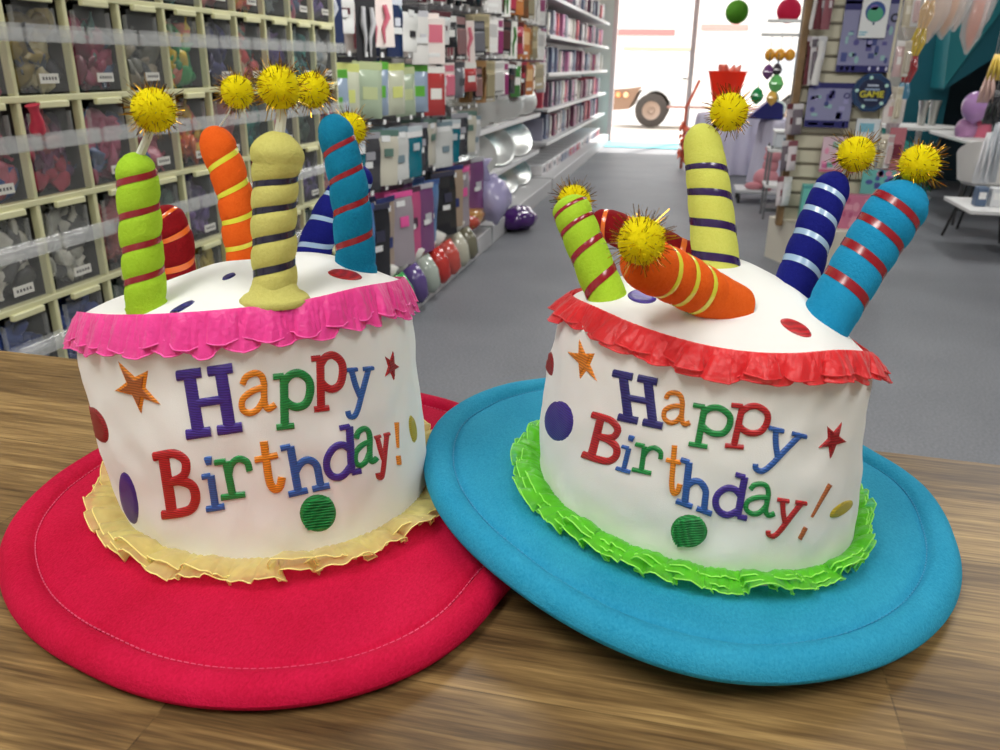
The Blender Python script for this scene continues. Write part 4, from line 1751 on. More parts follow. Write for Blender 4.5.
# second bay
g2 = (6.14, 9.0)
rowz2 = [1.98, 1.66, 1.34]
pegs2 = [6.30 + .26 * i for i in range(11)]
hooks = [(y, z + .012, .46) for z in rowz2 for y in pegs2]
gondola('wall_shelving', *g2, 'grey wall shelving farther down the aisle with silver platters on its base', [.82, .44], hooks)
MIX2 = [((238, 236, 232), (200, 198, 196)), ((196, 120, 60), (230, 190, 140)), ((40, 40, 44), (90, 60, 60)), ((190, 176, 140), (160, 150, 120)), ((90, 30, 30), (180, 60, 80)),
        ((226, 224, 222), (150, 60, 110)), ((150, 110, 60), (110, 80, 50)), ((236, 234, 228), (70, 130, 60))]
RN2 = ['topmost row', 'second row', 'third row', 'fourth row']
for ri, z in enumerate(rowz2):
    for pi, y in enumerate(pegs2):
        c1, c2 = MIX2[(pi * 5 + ri * 3) % len(MIX2)]
        kind = rn.choice(['card', 'box', 'strip', 'bag', 'cutter'])
        w_, h_ = rn.choice([.16, .2, .22]), rn.choice([.26, .30])
        for dpt in (0, 1):
            x = -1.56 - .12 * dpt
            hang(kind, c1, c2, w_, h_, (x, y, z), -.35, '%s %s on the far bay, %s, %s peg, %s' % (
                cname(c1), SHORT[kind], RN2[ri], ORD[pi], 'in front' if dpt == 0 else 'behind'), 'packets on the far bay hooks')
SILV = mat('silver_foil', (214, 214, 212), rough=.22, metal=.85, bump=.3, bscale=40)
for i, (y, z, nm) in enumerate([(6.5, .82, 'upper shelf, nearest'), (7.1, .82, 'upper shelf, second nearest'), (7.7, .82, 'upper shelf, third nearest'), (8.4, .82, 'upper shelf, farthest'),
                                (6.6, .44, 'lower shelf, nearest'), (7.35, .44, 'lower shelf, middle'), (8.2, .44, 'lower shelf, farthest'),
                                (6.5, .14, 'base shelf, nearest'), (7.1, .14, 'base shelf, second nearest'), (7.7, .14, 'base shelf, third nearest'), (8.4, .14, 'base shelf, farthest')]):
    mb = MB()
    M = Matrix.Rotation(-.45, 3, 'Z') @ Matrix.Rotation(R_(66), 3, 'Y')
    h0 = z + .014 if z > .2 else .143
    k_ = 1.15 if z > .2 else .9
    mb.lathe((-1.70, y, h0 + .15 * k_), [(.01, -.004), (.13 * k_, -.004), (.20 * k_, .012), (.235 * k_, .016), (.235 * k_, .020), (.20 * k_, .017), (.13 * k_, .002), (.01, .002)], SILV, 24, sx=.68, sy=1.05, M=M)
    tag(mb.build('platter', angle=60), 'oval silver foil platter leaning on the %s' % nm, 'platter', 'silver platters on the far bay')

# far bay of open shelves with books and boxes
g3 = (9.1, 15.4)
gondola('open_shelving', *g3, 'pale open shelving at the door end of the left aisle', [.50, .85, 1.22, 1.60, 1.98], [], back=GM, depth=.46, xbase=-1.42)
BK = [((236, 234, 236), 'white'), ((190, 120, 160), 'pink'), ((120, 60, 90), 'plum'), ((150, 150, 170), 'lilac grey'), ((220, 208, 210), 'pale rose'), ((90, 90, 110), 'slate'),
      ((200, 70, 90), 'red'), ((230, 226, 216), 'cream'), ((110, 120, 150), 'blue grey')]
pb = {}
for si, z in enumerate([.14, .50, .85, 1.22, 1.60, 1.98]):
    y = 9.36
    k = 0
    while y < 15.2:
        c_, nm = BK[(k * 4 + si * 3 + rn.randrange(2)) % len(BK)]
        if si == 0:
            key = ('tub', nm)
            if key not in pb:
                mb = MB()
                mb.box((0, 0, .05), (.36, .30, .10), cm(c_), ch=.006)
                mb.box((0, 0, .105), (.37, .31, .016), cm((240, 240, 242)), ch=.004)
                mb.box((.182, 0, .05), (.003, .14, .05), cm((120, 120, 130)))
                pb[key] = mb.build('_b', origin=(0, 0, 0), angle=30)
                C.objects.unlink(pb[key])
            o = pb[key].copy()
            o.name = 'lidded_box'
            o.location = (-1.75, y, z + .001)
            y += .38
            grp, cat = 'boxes on the base of the open shelving', 'box'
        else:
            hh = rn.choice([.24, .27])
            key = ('bk', nm, hh)
            if key not in pb:
                mb = MB()
                mb.box((0, 0, hh / 2), (.22, .10, hh), cm(c_), ch=.003)
                mb.box((.112, 0, hh * .6), (.003, .07, hh * .4), cm((min(255, c_[0] + 30), min(255, c_[1] + 40), min(255, c_[2] + 30))))
                mb.box((.112, 0, hh * .2), (.003, .05, hh * .1), cm((70, 60, 80)))
                pb[key] = mb.build('_b', origin=(0, 0, 0), angle=30)
                C.objects.unlink(pb[key])
            o = pb[key].copy()
            o.name = 'boxed_party_kit'
            o.location = (-1.70 + rn.uniform(-.03, .02), y, z + .0115)
            o.rotation_euler = (0, 0, rn.uniform(-.15, .15))
            y += .165 if k % 5 else .25
            grp, cat = 'boxed kits on the open shelving', 'box'
        C.objects.link(o)
        k += 1
        tag(o, '%s %s, %s, %s from the near end' % (
            nm, 'lidded box' if si == 0 else 'boxed kit', ['base shelf', 'lowest open shelf', 'second open shelf', 'third open shelf', 'fourth open shelf', 'top open shelf'][si],
            ORD[k - 1] if k <= 20 else 'twenty-' + ORD[k - 21] if k < 30 else 'thirtieth' if k == 30 else 'thirty-' + ORD[k - 31]), cat, grp)

# purple bag and lilac packs on the floor by the shelving
mb = MB()
mb.ball((-1.35, 6.75, .10), (.16, .20, .10), cm((66, 24, 100), 'shiny'), 20, jitter=.25)
tag(mb.build('drawstring_bag', angle=180), 'shiny dark purple round bag lying on the carpet by the shelving', 'bag')
mb = MB()
mb.ball((-1.40, 6.05, .36), (.13, .15, .17), mat('lilac_wrap', (176, 170, 210), rough=.15, alpha=.85, coat=.5), 18, jitter=.3)
mb.tube([(-1.46, 6.05, .50), (-1.47, 6.05, .60), (-1.47, 6.05, .66)], [.05, .02, .06], cm((176, 170, 210), 'shiny'), 10)
tag(mb.build('wrapped_gift', angle=180), 'lilac cellophane wrapped gift hanging low at the shelving foot', 'gift')
mb = MB()
mb.ball((-1.50, 5.72, .27), (.11, .24, .07), cm((170, 120, 50), 'shiny'), 16, jitter=.3)
mb.ball((-1.48, 5.60, .26), (.09, .10, .06), cm((170, 60, 40), 'shiny'), 12, jitter=.2)
tag(mb.build('gift_basket_pack', angle=180), 'orange and olive wrapped pack below the lilac gift', 'gift')

# ================================================================== DISPLAY STAND (centre right)
TAN = mat('tan_wood_post', (132, 104, 70), rough=.55, var=.3, vscale=12)
CREAM = mat('cream_board', (226, 220, 204), rough=.6)
SLAT = mat('ivory_slatwall', (214, 208, 184), rough=.5)
st = thing('display_stand', 'cream slatwall display stand on a cream plinth full of party games', 'display stand', (.97, 6.05, 0))
A_ = Vector((.64, 6.3))
B_ = Vector((.91, 5.72))
C_ = Vector((1.34, 5.98))
D_ = A_ + C_ - B_
mb = MB()
mb.prism([tuple(A_), tuple(B_), tuple(C_), tuple(D_)], 2, 0, .30, CREAM)
mb.build('plinth', st, smooth=False)
mb = MB()
mb.box((.965, 6.16, 1.28), (.55, .04, 1.94), SLAT)
for k in range(19):
    mb.box((.965, 6.136, .40 + k * .1), (.55, .012, .012), cm((120, 112, 96)))
    mb.box((.965, 6.138, .45 + k * .1), (.55, .014, .08), SLAT, ch=.003)
mb.build('slatwall_panel', st, angle=20)
for x in (.69, 1.245):
    mb = MB()
    mb.box((x, 6.13, 1.26), (.045 if x < 1 else .02, .09, 1.98), TAN if x < 1 else SLAT, ch=.004)
    mb.build('post', st, angle=20)
YP = 6.10
PU = (142, 142, 178)
DB = (34, 34, 104)


def flat_pack(name, x0, x1, z0, z1, y, label, cat, base, extras, dep=.02, rot=0):
    t = thing(name, label, cat, ((x0 + x1) / 2, y, z0))
    mb = MB()
    mb.box(((x0 + x1) / 2, y, (z0 + z1) / 2), (x1 - x0, dep, z1 - z0), cm(base), ch=.002)
    mb.build('card', t)
    if extras:
        mb = MB()
        W_, Hh = x1 - x0, z1 - z0
        for (u, v, w_, h_, c_, sh) in extras:
            cx_, cz_ = x0 + u * W_, z0 + v * Hh
            if sh == 'r':
                mb.box((cx_, y - dep / 2 - .001, cz_), (w_ * W_, .002, h_ * Hh), cm(c_))
            elif sh == 'o':
                mb.prism([(cx_ + w_ * W_ / 2 * math.cos(q * PI / 10), cz_ + h_ * Hh / 2 * math.sin(q * PI / 10)) for q in range(20)], 1,
                         y - dep / 2 - .003, y - dep / 2 + .001, cm(c_))
            elif sh == 'O':
                mb.prism([(cx_ + w_ * W_ / 2 * math.cos(q * PI / 10), cz_ + h_ * Hh / 2 * math.sin(q * PI / 10)) for q in range(20)], 1,
                         y - dep / 2 - .005, y - dep / 2 + .001, cm(c_))
        mb.build('print', t, smooth=False)
    if rot:
        t.rotation_euler = (0, rot, 0)
    return t


rr = random.Random(3)


def icons(n, c_, lo=.1, hi=.85, s=.10):
    res = []
    for _ in range(n):
        u, v = rr.uniform(.1, .9), rr.uniform(lo, hi)
        sh = rr.choice(['r', 'o'])
        res.append((u, v, s * rr.uniform(.5, 1.2), s * rr.uniform(.5, 1.4), c_[rr.randrange(len(c_))], sh))
    return res


ZL = lambda y: onY(850, y, 6.1).z
XP = lambda x, y=60: onY(x, y, 6.1).x
ic = [(90, 86, 150), (160, 156, 200), (70, 80, 140), (150, 190, 190)]
flat_pack('party_game_poster', XP(837), XP(893), ZL(72), ZL(-4), YP, 'large lilac and navy party game pack behind a white balloon card', 'game', PU,
          [(.5, .045, 1, .09, DB, 'r'), (.5, .95, 1, .10, DB, 'r'), (.15, .88, .3, .12, DB, 'r'), (.9, .72, .16, .12, (40, 40, 60), 'o'), (.9, .72, .08, .06, PU, 'O')] +
          icons(26, ic, .15, .6, .09) + [(q, .05, .05, .05, (220, 220, 240), 'r') for q in (.1, .2, .3)] + [(q, .05, .04, .06, (220, 220, 240), 'o') for q in (.6, .75, .9)])
t = flat_pack('balloon_card', XP(853), XP(880), ZL(38), ZL(-3), YP - .03, 'white card with a blue and green balloon picture over the large game pack', 'card', (236, 238, 238),
              [(.5, .64, .72, .5, (50, 80, 150), 'o'), (.5, .58, .58, .36, (80, 170, 130), 'O'), (.44, .74, .3, .14, (120, 100, 170), 'O'), (.5, .35, .08, .06, (50, 80, 120), 'O'),
               (.18, .14, .3, .03, (120, 190, 210), 'r'), (.14, .08, .24, .03, (120, 190, 210), 'r'), (.5, .97, .16, .02, (90, 90, 90), 'r')], dep=.006)
flat_pack('party_game_pack', XP(806, 105), XP(851, 105), ZL(128), ZL(83), YP - .02, 'lilac party game pack with navy bands, left of the round tin', 'game', PU,
          [(.5, .08, 1, .16, DB, 'r'), (.5, .94, 1, .12, DB, 'r'), (.14, .95, .2, .2, (80, 80, 150), 'O'), (.86, .72, .14, .14, DB, 'o'), (.86, .72, .08, .08, PU, 'O')] + icons(16, ic, .25, .8, .12) +
          [(.2, .08, .2, .06, (200, 200, 230), 'r'), (.55, .08, .24, .06, (200, 200, 230), 'r'), (.88, .08, .05, .1, (220, 220, 240), 'r')])
# round tin with GAME
cx_, cz_ = XP(870, 92), ZL(92)
tn = thing('game_tin', 'round navy tin with yellow GAME lettering, right of the lilac game pack', 'game tin', (cx_, YP - .05, cz_ - .11))
mb = MB()
MX = Matrix.Rotation(R_(90), 3, 'X')
mb.lathe((cx_, YP - .03, cz_), [(.01, -.02), (.118, -.02), (.125, -.015), (.125, .03), (.118, .036), (.112, .036), (.108, .030), (.01, .030)], cm((40, 70, 110), 'shiny'), 10, M=MX)
mb.build('tin_body', tn, angle=30)
mb = MB()
mb.lathe((cx_, YP - .03, cz_), [(.01, .030), (.088, .030), (.088, .034), (.01, .034)], cm((22, 34, 70)), 24, M=MX)
for k in range(5):
    a_ = 2 * PI * k / 5 + .5
    mb.lathe((cx_ + .095 * math.cos(a_), YP - .03, cz_ + .095 * math.sin(a_)), [(.001, .034), (.012, .034), (.012, .037), (.001, .037)], cm((190, 230, 220)), 10, M=MX)
mb.box((cx_, YP - .066, cz_ + .045), (.07, .002, .012), cm((190, 200, 220)))
mb.box((cx_, YP - .066, cz_ + .020), (.09, .002, .012), cm((150, 170, 200)))
mb.box((cx_, YP - .066, cz_ - .045), (.08, .002, .010), cm((150, 170, 200)))
mb.build('lid_print', tn, angle=30)
fc = bpy.data.curves.new('game_text', 'FONT')
fc.body = 'GAME'
fc.size = .056
fc.offset = .0012
fc.align_x = 'CENTER'
fc.extrude = .001
fo = bpy.data.objects.new('tmp', fc)
C.objects.link(fo)
dg = bpy.context.evaluated_depsgraph_get()
me = bpy.data.meshes.new_from_object(fo.evaluated_get(dg))
bpy.data.objects.remove(fo)
me.materials.clear()
me.materials.append(cm((220, 210, 60)))
go = bpy.data.objects.new('lettering', me)
C.objects.link(go)
go.parent = tn
go.rotation_euler = (R_(90), 0, 0)
go.location = Vector((cx_, YP - .068, cz_ - .028)) - tn.location
part_label(go, 'yellow word GAME')
# small things on the stand
PKC = [(226, 190, 206), (206, 110, 150), (230, 150, 180), (120, 190, 180)]
flat_pack('pink_napkin_pack', XP(820, 155), XP(856, 155), ZL(172), ZL(137), YP - .04, 'pale pink patterned pack under the lilac game pack', 'packet', (226, 196, 208),
          icons(12, [(214, 110, 160), (240, 160, 190), (130, 180, 170)], .1, .9, .16) + [(.5, .04, 1, .08, (206, 110, 140), 'r')])
flat_pack('treat_bag_pack', XP(856, 120), XP(880, 120), ZL(140), ZL(118), YP - .03, 'small white and sky blue pack under the round tin', 'packet', (220, 226, 230),
          [(.45, .6, .6, .4, (130, 190, 210), 'r')])
flat_pack('teal_napkin_pack', XP(860, 180), XP(893, 180), ZL(192), ZL(168), YP - .05, 'teal and purple patterned pack lying behind the navy candle', 'packet', (110, 190, 184),
          icons(12, [(150, 120, 190), (80, 90, 160), (220, 150, 180)], .1, .9, .2))
flat_pack('mint_gift_bag', XP(797, 210), XP(834, 210), ZL(220), ZL(184), YP - .12, 'mint green square pack with pink heart-shaped middle on the plinth', 'packet', (110, 196, 186),
          [(.45, .45, .5, .5, (230, 200, 220), 'o'), (.5, .95, 1, .08, (80, 160, 160), 'r')], dep=.10)
flat_pack('pink_gift_box', XP(836, 210), XP(866, 210), ZL(226), ZL(192), YP - .12, 'dusky pink patterned box on the plinth beside the mint pack', 'box', (206, 120, 150),
          icons(10, [(226, 160, 180), (190, 90, 130)], .1, .9, .2), dep=.10)
flat_pack('white_card_pack', XP(884, 100), XP(905, 100), ZL(122), ZL(98), YP - .03, 'white card pack on the right edge of the stand', 'packet', (234, 226, 222), [(.5, .5, .5, .4, (230, 180, 180), 'r')])
flat_pack('rose_card_pack', XP(886, 150), XP(902, 150), ZL(172), ZL(126), YP - .03, 'rose and dark red card pack low on the right edge of the stand', 'packet', (196, 120, 130), [(.5, .5, .7, .3, (120, 40, 60), 'r')])
# packets down the aisle side and right margin of the stand, facing left
side = [((238, 236, 234), (230, 230, 232)), ((110, 50, 60), (200, 190, 196)), ((226, 222, 224), (120, 110, 120)), ((150, 90, 100), (230, 220, 224))]
for ri, z in enumerate([1.86, 1.52]):
    for ci in range(4):
        c1, c2 = side[(ci + ri) % 4]
        hang(['strip', 'strip', 'card', 'strip'][(ci + ri) % 4], c1, c2, .07, .30, (.735 + .022 * ci, 6.06 - .02 * (ci % 2), z), -PI / 2 + .5,
             '%s slim packet on the display stand, %s row, %s from the tan post' % (cname(c1), ['upper', 'lower'][ri], ORD[ci]), 'slim packets beside the stand post')
for ri, z in enumerate([1.10, .86, .62]):
    for ci in range(2):
        c1, c2 = side[(ci + ri + 1) % 4]
        hang('bag', c1, c2, .08, .2, (.665 + .04 * ci, 6.04, z), -PI / 2 + .6,
             '%s small bag hung low on the left post, %s row, %s' % (cname(c1), ['upper', 'middle', 'lower'][ri], ['outer', 'inner'][ci]), 'small bags low on the stand post')
for ri, z in enumerate([1.80, 1.50, 1.22, .92]):
    for ci in range(2):
        c1, c2 = [((236, 230, 214), (214, 204, 180)), ((240, 236, 234), (220, 190, 190)), ((224, 214, 196), (206, 196, 180))][(ri + ci) % 3]
        hang('card' if ci else 'bag', c1, c2, .055, .22, (XP(898) + ci * .035, 6.08 - ci * .04, z), -PI / 2 + (.5 if ci else 0),
             '%s packet in the right margin of the display stand, %s row, %s' % (cname(c1), ['top', 'second', 'third', 'fourth', 'bottom'][ri], ['inner', 'outer'][ci]), 'packets in the right margin of the stand')

# ================================================================== FAR MIDDLE: skirted tables, bucket, trolley with toy, lanterns
CLOTH = mat('lilac_white_cloth', (216, 212, 232), rough=.8)
for i, (x, y) in enumerate([(.52, 11.6), (1.25, 10.6)]):
    t = tag(thing('skirted_table', 'round table under a long pleated %s cloth' % ['lilac white', 'lilac white'][i] + [' below the red bucket', ' nearer the display stand'][i], 'table', (x, y, 0)))
    mb = MB()
    n = 96
    vs = []
    for zz, r0, am in ((.745, .02, 0), (.748, .40, 0), (.742, .425, .004), (.70, .435, .012), (.35, .455, .026), (.01, .48, .038)):
        for k in range(n):
            a_ = 2 * PI * k / n
            r1 = r0 + am * math.sin(a_ * 16 + .5 * math.sin(a_ * 3))
            vs.append((x + r1 * math.cos(a_), y + r1 * math.sin(a_), zz))
    fs = [(q * n + k, q * n + (k + 1) % n, (q + 1) * n + (k + 1) % n, (q + 1) * n + k) for q in range(5) for k in range(n)]
    fs.append(tuple(range(n)))
    mb.add(vs, [f[::-1] for f in fs], CLOTH)
    mb.build('cloth', t, angle=180)
    mb = MB()
    mb.lathe((x, y, 0), [(.2, 0), (.2, .02), (.03, .04), (.03, .70), (.38, .72), (.38, .738), (.01, .738)], cm((120, 120, 124)), 20)
    mb.build('table_frame', t)
# red gift bag / bucket
RB = mat('red_glossy_plastic', (255, 104, 70), rough=.5, transl=.7)
t = thing('red_bucket', 'bright red flared bucket with tissue on the far skirted table', 'bucket', (.42, 11.5, .75))
mb = MB()
mb.lathe((.42, 11.5, .751), [(.005, 0), (.12, 0), (.24, .50), (.26, .52), (.235, .50), (.11, .02), (.005, .02)], RB, 14)
mb.build('bucket_body', t, angle=30)
mb = MB()
for k in range(14):
    a_ = rr.uniform(0, 6.28)
    q = rr.uniform(.05, .18)
    mb.tube([(.42 + q * .7 * math.cos(a_), 11.5 + q * .7 * math.sin(a_), 1.24), (.42 + q * math.cos(a_), 11.5 + q * math.sin(a_), 1.31), (.42 + q * 1.2 * math.cos(a_), 11.5 + q * 1.2 * math.sin(a_), 1.35)],
            [.05, .03, .006], cm((236, 130, 110)), 6)
mb.build('tissue', t)
mb = MB()
for k in range(22):
    a_ = rr.uniform(0, 6.28)
    z = rr.uniform(.1, .7)
    mb.tube([(-.06 + .04 * math.cos(a_), 11.75, z), (-.05 + .08 * math.cos(a_), 11.72 + .08 * math.sin(a_), z - .06)], [.03, .004], cm((240, 120, 90)), 5)
mb.tube([(-.06, 11.75, 0), (-.06, 11.75, .8), (.08, 11.75, 1.15)], .02, cm((230, 110, 80)), 8)
tag(mb.build('tinsel_garland', angle=180), 'coral tinsel garland trailing down left of the red bucket', 'garland')


def lantern(x, z, y, c_, lab, r):
    t = thing('paper_lantern', lab, 'lantern', (x, y, z))
    mb = MB()
    n = 28
    pr_ = []
    for k in range(25):
        th = PI * (.06 + .88 * k / 24)
        pr_.append((r * math.sin(th) * (1 + .015 * (k % 2)), -r * math.cos(th)))
    mb.lathe((x, y, z), pr_, mat('paper_%d' % c_[0], c_, rough=.8, transl=.5), n)
    mb.build('shade', t, angle=180)
    mb = MB()
    mb.tube([(x, y, z + r * .95), (x, y, 3.0)], .003, cm((220, 220, 220)), 5)
    mb.build('cord', t)


P = onY(737, 12, 11.0)
lantern(P.x, P.z, 11.0, (96, 160, 40), 'green round paper lantern hanging in front of the shop window', .135)
P = onY(789, 11, 9.5)
lantern(P.x, P.z, 9.5, (236, 60, 110), 'pink round paper lantern hanging beside the display stand', .12)
# orange hanging ornaments
for i, x in enumerate((770, 780, 790)):
    P = onY(x, 55, 8.6)
    t = thing('hanging_ornament', 'orange ball ornament in the row of three, %s' % ['left one', 'middle one', 'right one'][i], 'ornament', tuple(P), 'orange hanging ornaments')
    mb = MB()
    mb.ball(P, (.05, .05, .055), cm((240, 168, 50), 'shiny'), 14)
    mb.build('ball', t)
    mb = MB()
    mb.tube([P + Vector((0, 0, .05)), P + Vector((0, 0, .17))], .004, cm((60, 60, 60)), 5)
    mb.build('string', t)
t = thing('ornament_rack', 'white wall rack the orange ornaments hang from, beside the tan post', 'rack', (.82, 8.7, 0))
mb = MB()
P = onY(780, 36, 8.6)
mb.box((P.x, 8.6, P.z + .01), (.34, .04, .03), cm((236, 236, 236)), ch=.004)
mb.build('rail', t)
mb = MB()
mb.box((P.x + .02, 8.6, P.z + .13), (.30, .04, .03), cm((236, 236, 236)), ch=.004)
mb.build('rail', t)
mb = MB()
mb.box((P.x + .19, 8.62, 1.1), (.04, .04, 2.2), cm((110, 110, 112)), ch=.004)
mb.box((P.x + .19, 8.62, .015), (.3, .4, .03), cm((110, 110, 112)), ch=.004)
mb.build('post', t)
# bright bunting pieces hanging under
for i, (px, py, c_, nm, s_) in enumerate([(768, 72, (120, 70, 130), 'purple', .07), (776, 84, (120, 210, 120), 'light green', .09), (772, 98, (240, 190, 90), 'yellow', .07), (777, 70, (70, 60, 70), 'dark', .06),
                                          (757, 96, (30, 150, 80), 'emerald', .08)]):
    P = onY(px, py, 8.5)
    mb = MB()
    mb.lathe(P, [(.004, -s_), (s_ * .6, -s_ * .5), (s_ * .8, 0), (s_ * .5, s_ * .7), (.01, s_)], cm(c_, 'shiny'), 8)
    mb.tube([P + Vector((0, 0, s_ * .9)), P + Vector((0, 0, s_ * 2.4))], .004, cm((90, 90, 90)), 5)
    tag(mb.build('party_hat_cone', angle=30), 'small %s party ornament hanging under the orange balls' % nm, 'ornament')
P = onY(768, 105, 10.4)
mb = MB()
mb.prism([(P.x - .22, .76), (P.x + .02, .98), (P.x + .16, .93), (P.x + .18, .76)], 1, 10.3, 10.55, cm((30, 34, 120)))
tag(mb.build('navy_folded_cloth', smooth=False), 'navy blue folded cloth heap on the nearer skirted table', 'cloth')
mb = MB()
for (x, z, r) in ((-.05, 0, .10), (.08, .02, .09), (.0, .13, .08)):
    mb.ball((.95 + x, 10.75, .84 + z), r, cm((222, 238, 232), 'shiny'), 14)
tag(mb.build('white_balloon_cluster', angle=180), 'pale mint balloon cluster on the nearer skirted table', 'balloons')
# trolley with pink toy
t = thing('low_trolley', 'low grey trolley with castors carrying the pink toy', 'trolley', (.80, 9.1, 0))
mb = MB()
mb.box((.98, 9.3, .12), (.62, .42, .035), cm((206, 206, 210)), ch=.008)
mb.build('deck', t)
for sx in (-1, 1):
    for sy in (-1, 1):
        mb = MB()
        mb.lathe((.98 + sx * .27, 9.3 + sy * .17, .04), [(.008, -.014), (.04, -.014), (.04, .014), (.008, .014)], cm((30, 30, 32)), 14, M=Matrix.Rotation(R_(90), 3, 'Y'))
        mb.box((.98 + sx * .27, 9.3 + sy * .17, .085), (.02, .03, .045), cm((90, 90, 92)))
        mb.build('castor', t)
PKT = mat('pink_toy_plush', (222, 150, 160), rough=.9, sheen=.3)
t = thing('plush_toy', 'dusty pink plush toy animal sitting on the low trolley', 'toy', (.96, 9.28, .14))
mb = MB()
mb.ball((.97, 9.28, .24), (.13, .12, .11), PKT, 18)
mb.ball((1.00, 9.28, .37), (.08, .08, .09), PKT, 16)
mb.ball((1.01, 9.26, .47), (.085, .08, .075), PKT, 16)
mb.ball((.95, 9.22, .455), (.035, .04, .03), PKT, 10)
mb.ball((.85, 9.20, .17), (.09, .05, .04), PKT, 12)
mb.ball((.98, 9.14, .17), (.05, .08, .04), PKT, 12)
mb.build('body', t, angle=180)
for s_ in (-1, 1):
    mb = MB()
    mb.ball((1.01 + s_ * .06, 9.27, .54), (.025, .015, .03), PKT, 10)
    mb.build('ear', t)
for o_ in [q for q in C.objects if q.name.startswith(('low_trolley', 'plush_toy'))]:
    o_.location.x -= .14
    o_.location.y -= .25
# white bin/shelf unit near the post
t = thing('white_side_rack', 'white topped side rack with clear tubs behind the tan post', 'rack', (1.02, 8.1, 0))
for z in (.62, .30):
    mb = MB()
    mb.box((.96, 8.1, z), (.46, .34, .03), cm((232, 232, 232)), ch=.004)
    mb.build('shelf', t)
mb = MB()
for sx in (-1, 1):
    for sy in (-1, 1):
        mb.box((.96 + sx * .21, 8.1 + sy * .15, .33), (.02, .02, .66), cm((120, 120, 124)))
mb.build('frame', t)
mb = MB()
mb.box((.94, 8.08, .71), (.34, .26, .13), cm((210, 216, 224)), ch=.01)
mb.box((.94, 7.945, .70), (.2, .006, .07), cm((90, 110, 130)))
mb.box((.94, 8.08, .785), (.36, .28, .02), cm((240, 240, 240)), ch=.004)
tag(mb.build('storage_tub'), 'pale lidded tub on the top of the white side rack', 'tub')

# ================================================================== RIGHT: teal wall, stair soffit, tables
mb = MB()
xa_, xb_ = onY(903, 100, 10.6).x, onY(946, 100, 10.6).x
mb.box(((xa_ + xb_) / 2, 10.6, 1.5), (xb_ - xa_, .1, 3), TEALW)
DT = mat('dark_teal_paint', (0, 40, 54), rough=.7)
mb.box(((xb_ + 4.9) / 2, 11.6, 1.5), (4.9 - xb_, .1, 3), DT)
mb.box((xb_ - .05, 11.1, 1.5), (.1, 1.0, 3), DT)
struct('wall_teal', mb, smooth=False)
mb = MB()
P0, P1, P2 = onY(936, 88, 10.3), onY(988, 14, 10.3), onY(1060, -80, 10.3)
# sloping stair string and soffit
mb.prism([(P1.x - .45, 3.0), (P1.x - .42, P1.z), (P0.x, P0.z), (P1.x + .03, P1.z), (P2.x + .1, 3.0)], 1, 10.0, 10.54, mat('light_teal_paint', (20, 124, 134), rough=.6))
mb.prism([(P0.x + .01, P0.z - .02), (P1.x + .04, P1.z - .02), (P2.x + .1, 3.0), (P2.x + 1.6, 3.0)], 1, 10.05, 10.5, TEALW)
struct('trim_1', mb, smooth=False)
# white folding table with chairs
WT = mat('white_table_plastic', (236, 234, 232), rough=.5)
t = thing('long_white_table', 'long white trestle table before the teal wall', 'table', (2.75, 8.9, 0))
mb = MB()
mb.box((2.75, 8.7, .735), (.72, 1.3, .035), WT, ch=.008)
mb.build('tabletop', t)
for sy in (-1, 1):
    for sx in (-1, 1):
        mb = MB()
        mb.tube([(2.75 + sx * .28, 8.7 + sy * .50, .72), (2.75 + sx * .32, 8.7 + sy * .56, .0)], .014, cm((60, 60, 64)), 8)
        mb.build('leg', t)
t = thing('round_white_table', 'round white table holding silver buckets', 'table', (2.42, 9.9, 0))
mb = MB()
mb.lathe((2.42, 9.85, 0), [(.24, 0), (.24, .02), (.03, .04), (.03, .72), (.40, .735), (.40, .765), (.01, .768)], WT, 28)
mb.build('tabletop', t, angle=30)
for i, dx in enumerate((-.05, .08)):
    mb = MB()
    mb.lathe((2.46 + dx, 9.8 + .1 * i, .769), [(.005, 0), (.035, 0), (.045, .17), (.058, .24), (.060, .25), (.050, .23), (.03, .02), (.005, .02)], cm((190, 190, 186), 'metal'), 16)
    tag(mb.build('silver_vase', angle=40), 'tall silver bucket on the round white table, %s one' % ['left', 'right'][i], 'vase', 'silver buckets')


def chair(x, y, rz, shell, leg, lab):
    t = thing('tub_chair', lab, 'chair', (x, y, 0))
    mb = MB()
    mb.grid(lambda u, v: (math.cos(PI * (u * 1.25 - .125)) * (.23 + .04 * v), math.sin(PI * (u * 1.25 - .125)) * (.22 + .05 * v), .46 + v * (.12 + .22 * math.sin(PI * u) ** 1.2)), 20, 6, shell)
    mb.grid(lambda u, v: (math.cos(PI * (u * 1.25 - .125)) * (.245 + .04 * v), math.sin(PI * (u * 1.25 - .125)) * (.235 + .05 * v), .46 + v * (.12 + .22 * math.sin(PI * u) ** 1.2)), 20, 6, shell)
    b_ = mb.build('backrest', origin=(0, 0, 0), angle=180)
    b_.parent = t
    mb = MB()
    mb.lathe((0, 0, .43), [(.02, 0), (.20, .0), (.235, .03), (.20, .045), (.02, .035)], shell, 20)
    b_ = mb.build('seat', origin=(0, 0, 0), angle=60)
    b_.parent = t
    for sx in (-1, 1):
        for sy in (-1, 1):
            mb = MB()
            mb.tube([(sx * .13, sy * .13, .43), (sx * .22, sy * .22, 0)], .011, leg, 8)
            b_ = mb.build('leg', origin=(0, 0, 0))
            b_.parent = t
    mb = MB()
    mb.tube([(-.17, -.17, .22), (.17, -.17, .22), (.17, .17, .22), (-.17, .17, .22), (-.17, -.17, .22)], .007, leg, 6)
    b_ = mb.build('stretcher', origin=(0, 0, 0))
    b_.parent = t
    t.rotation_euler = (0, 0, rz)
    return t


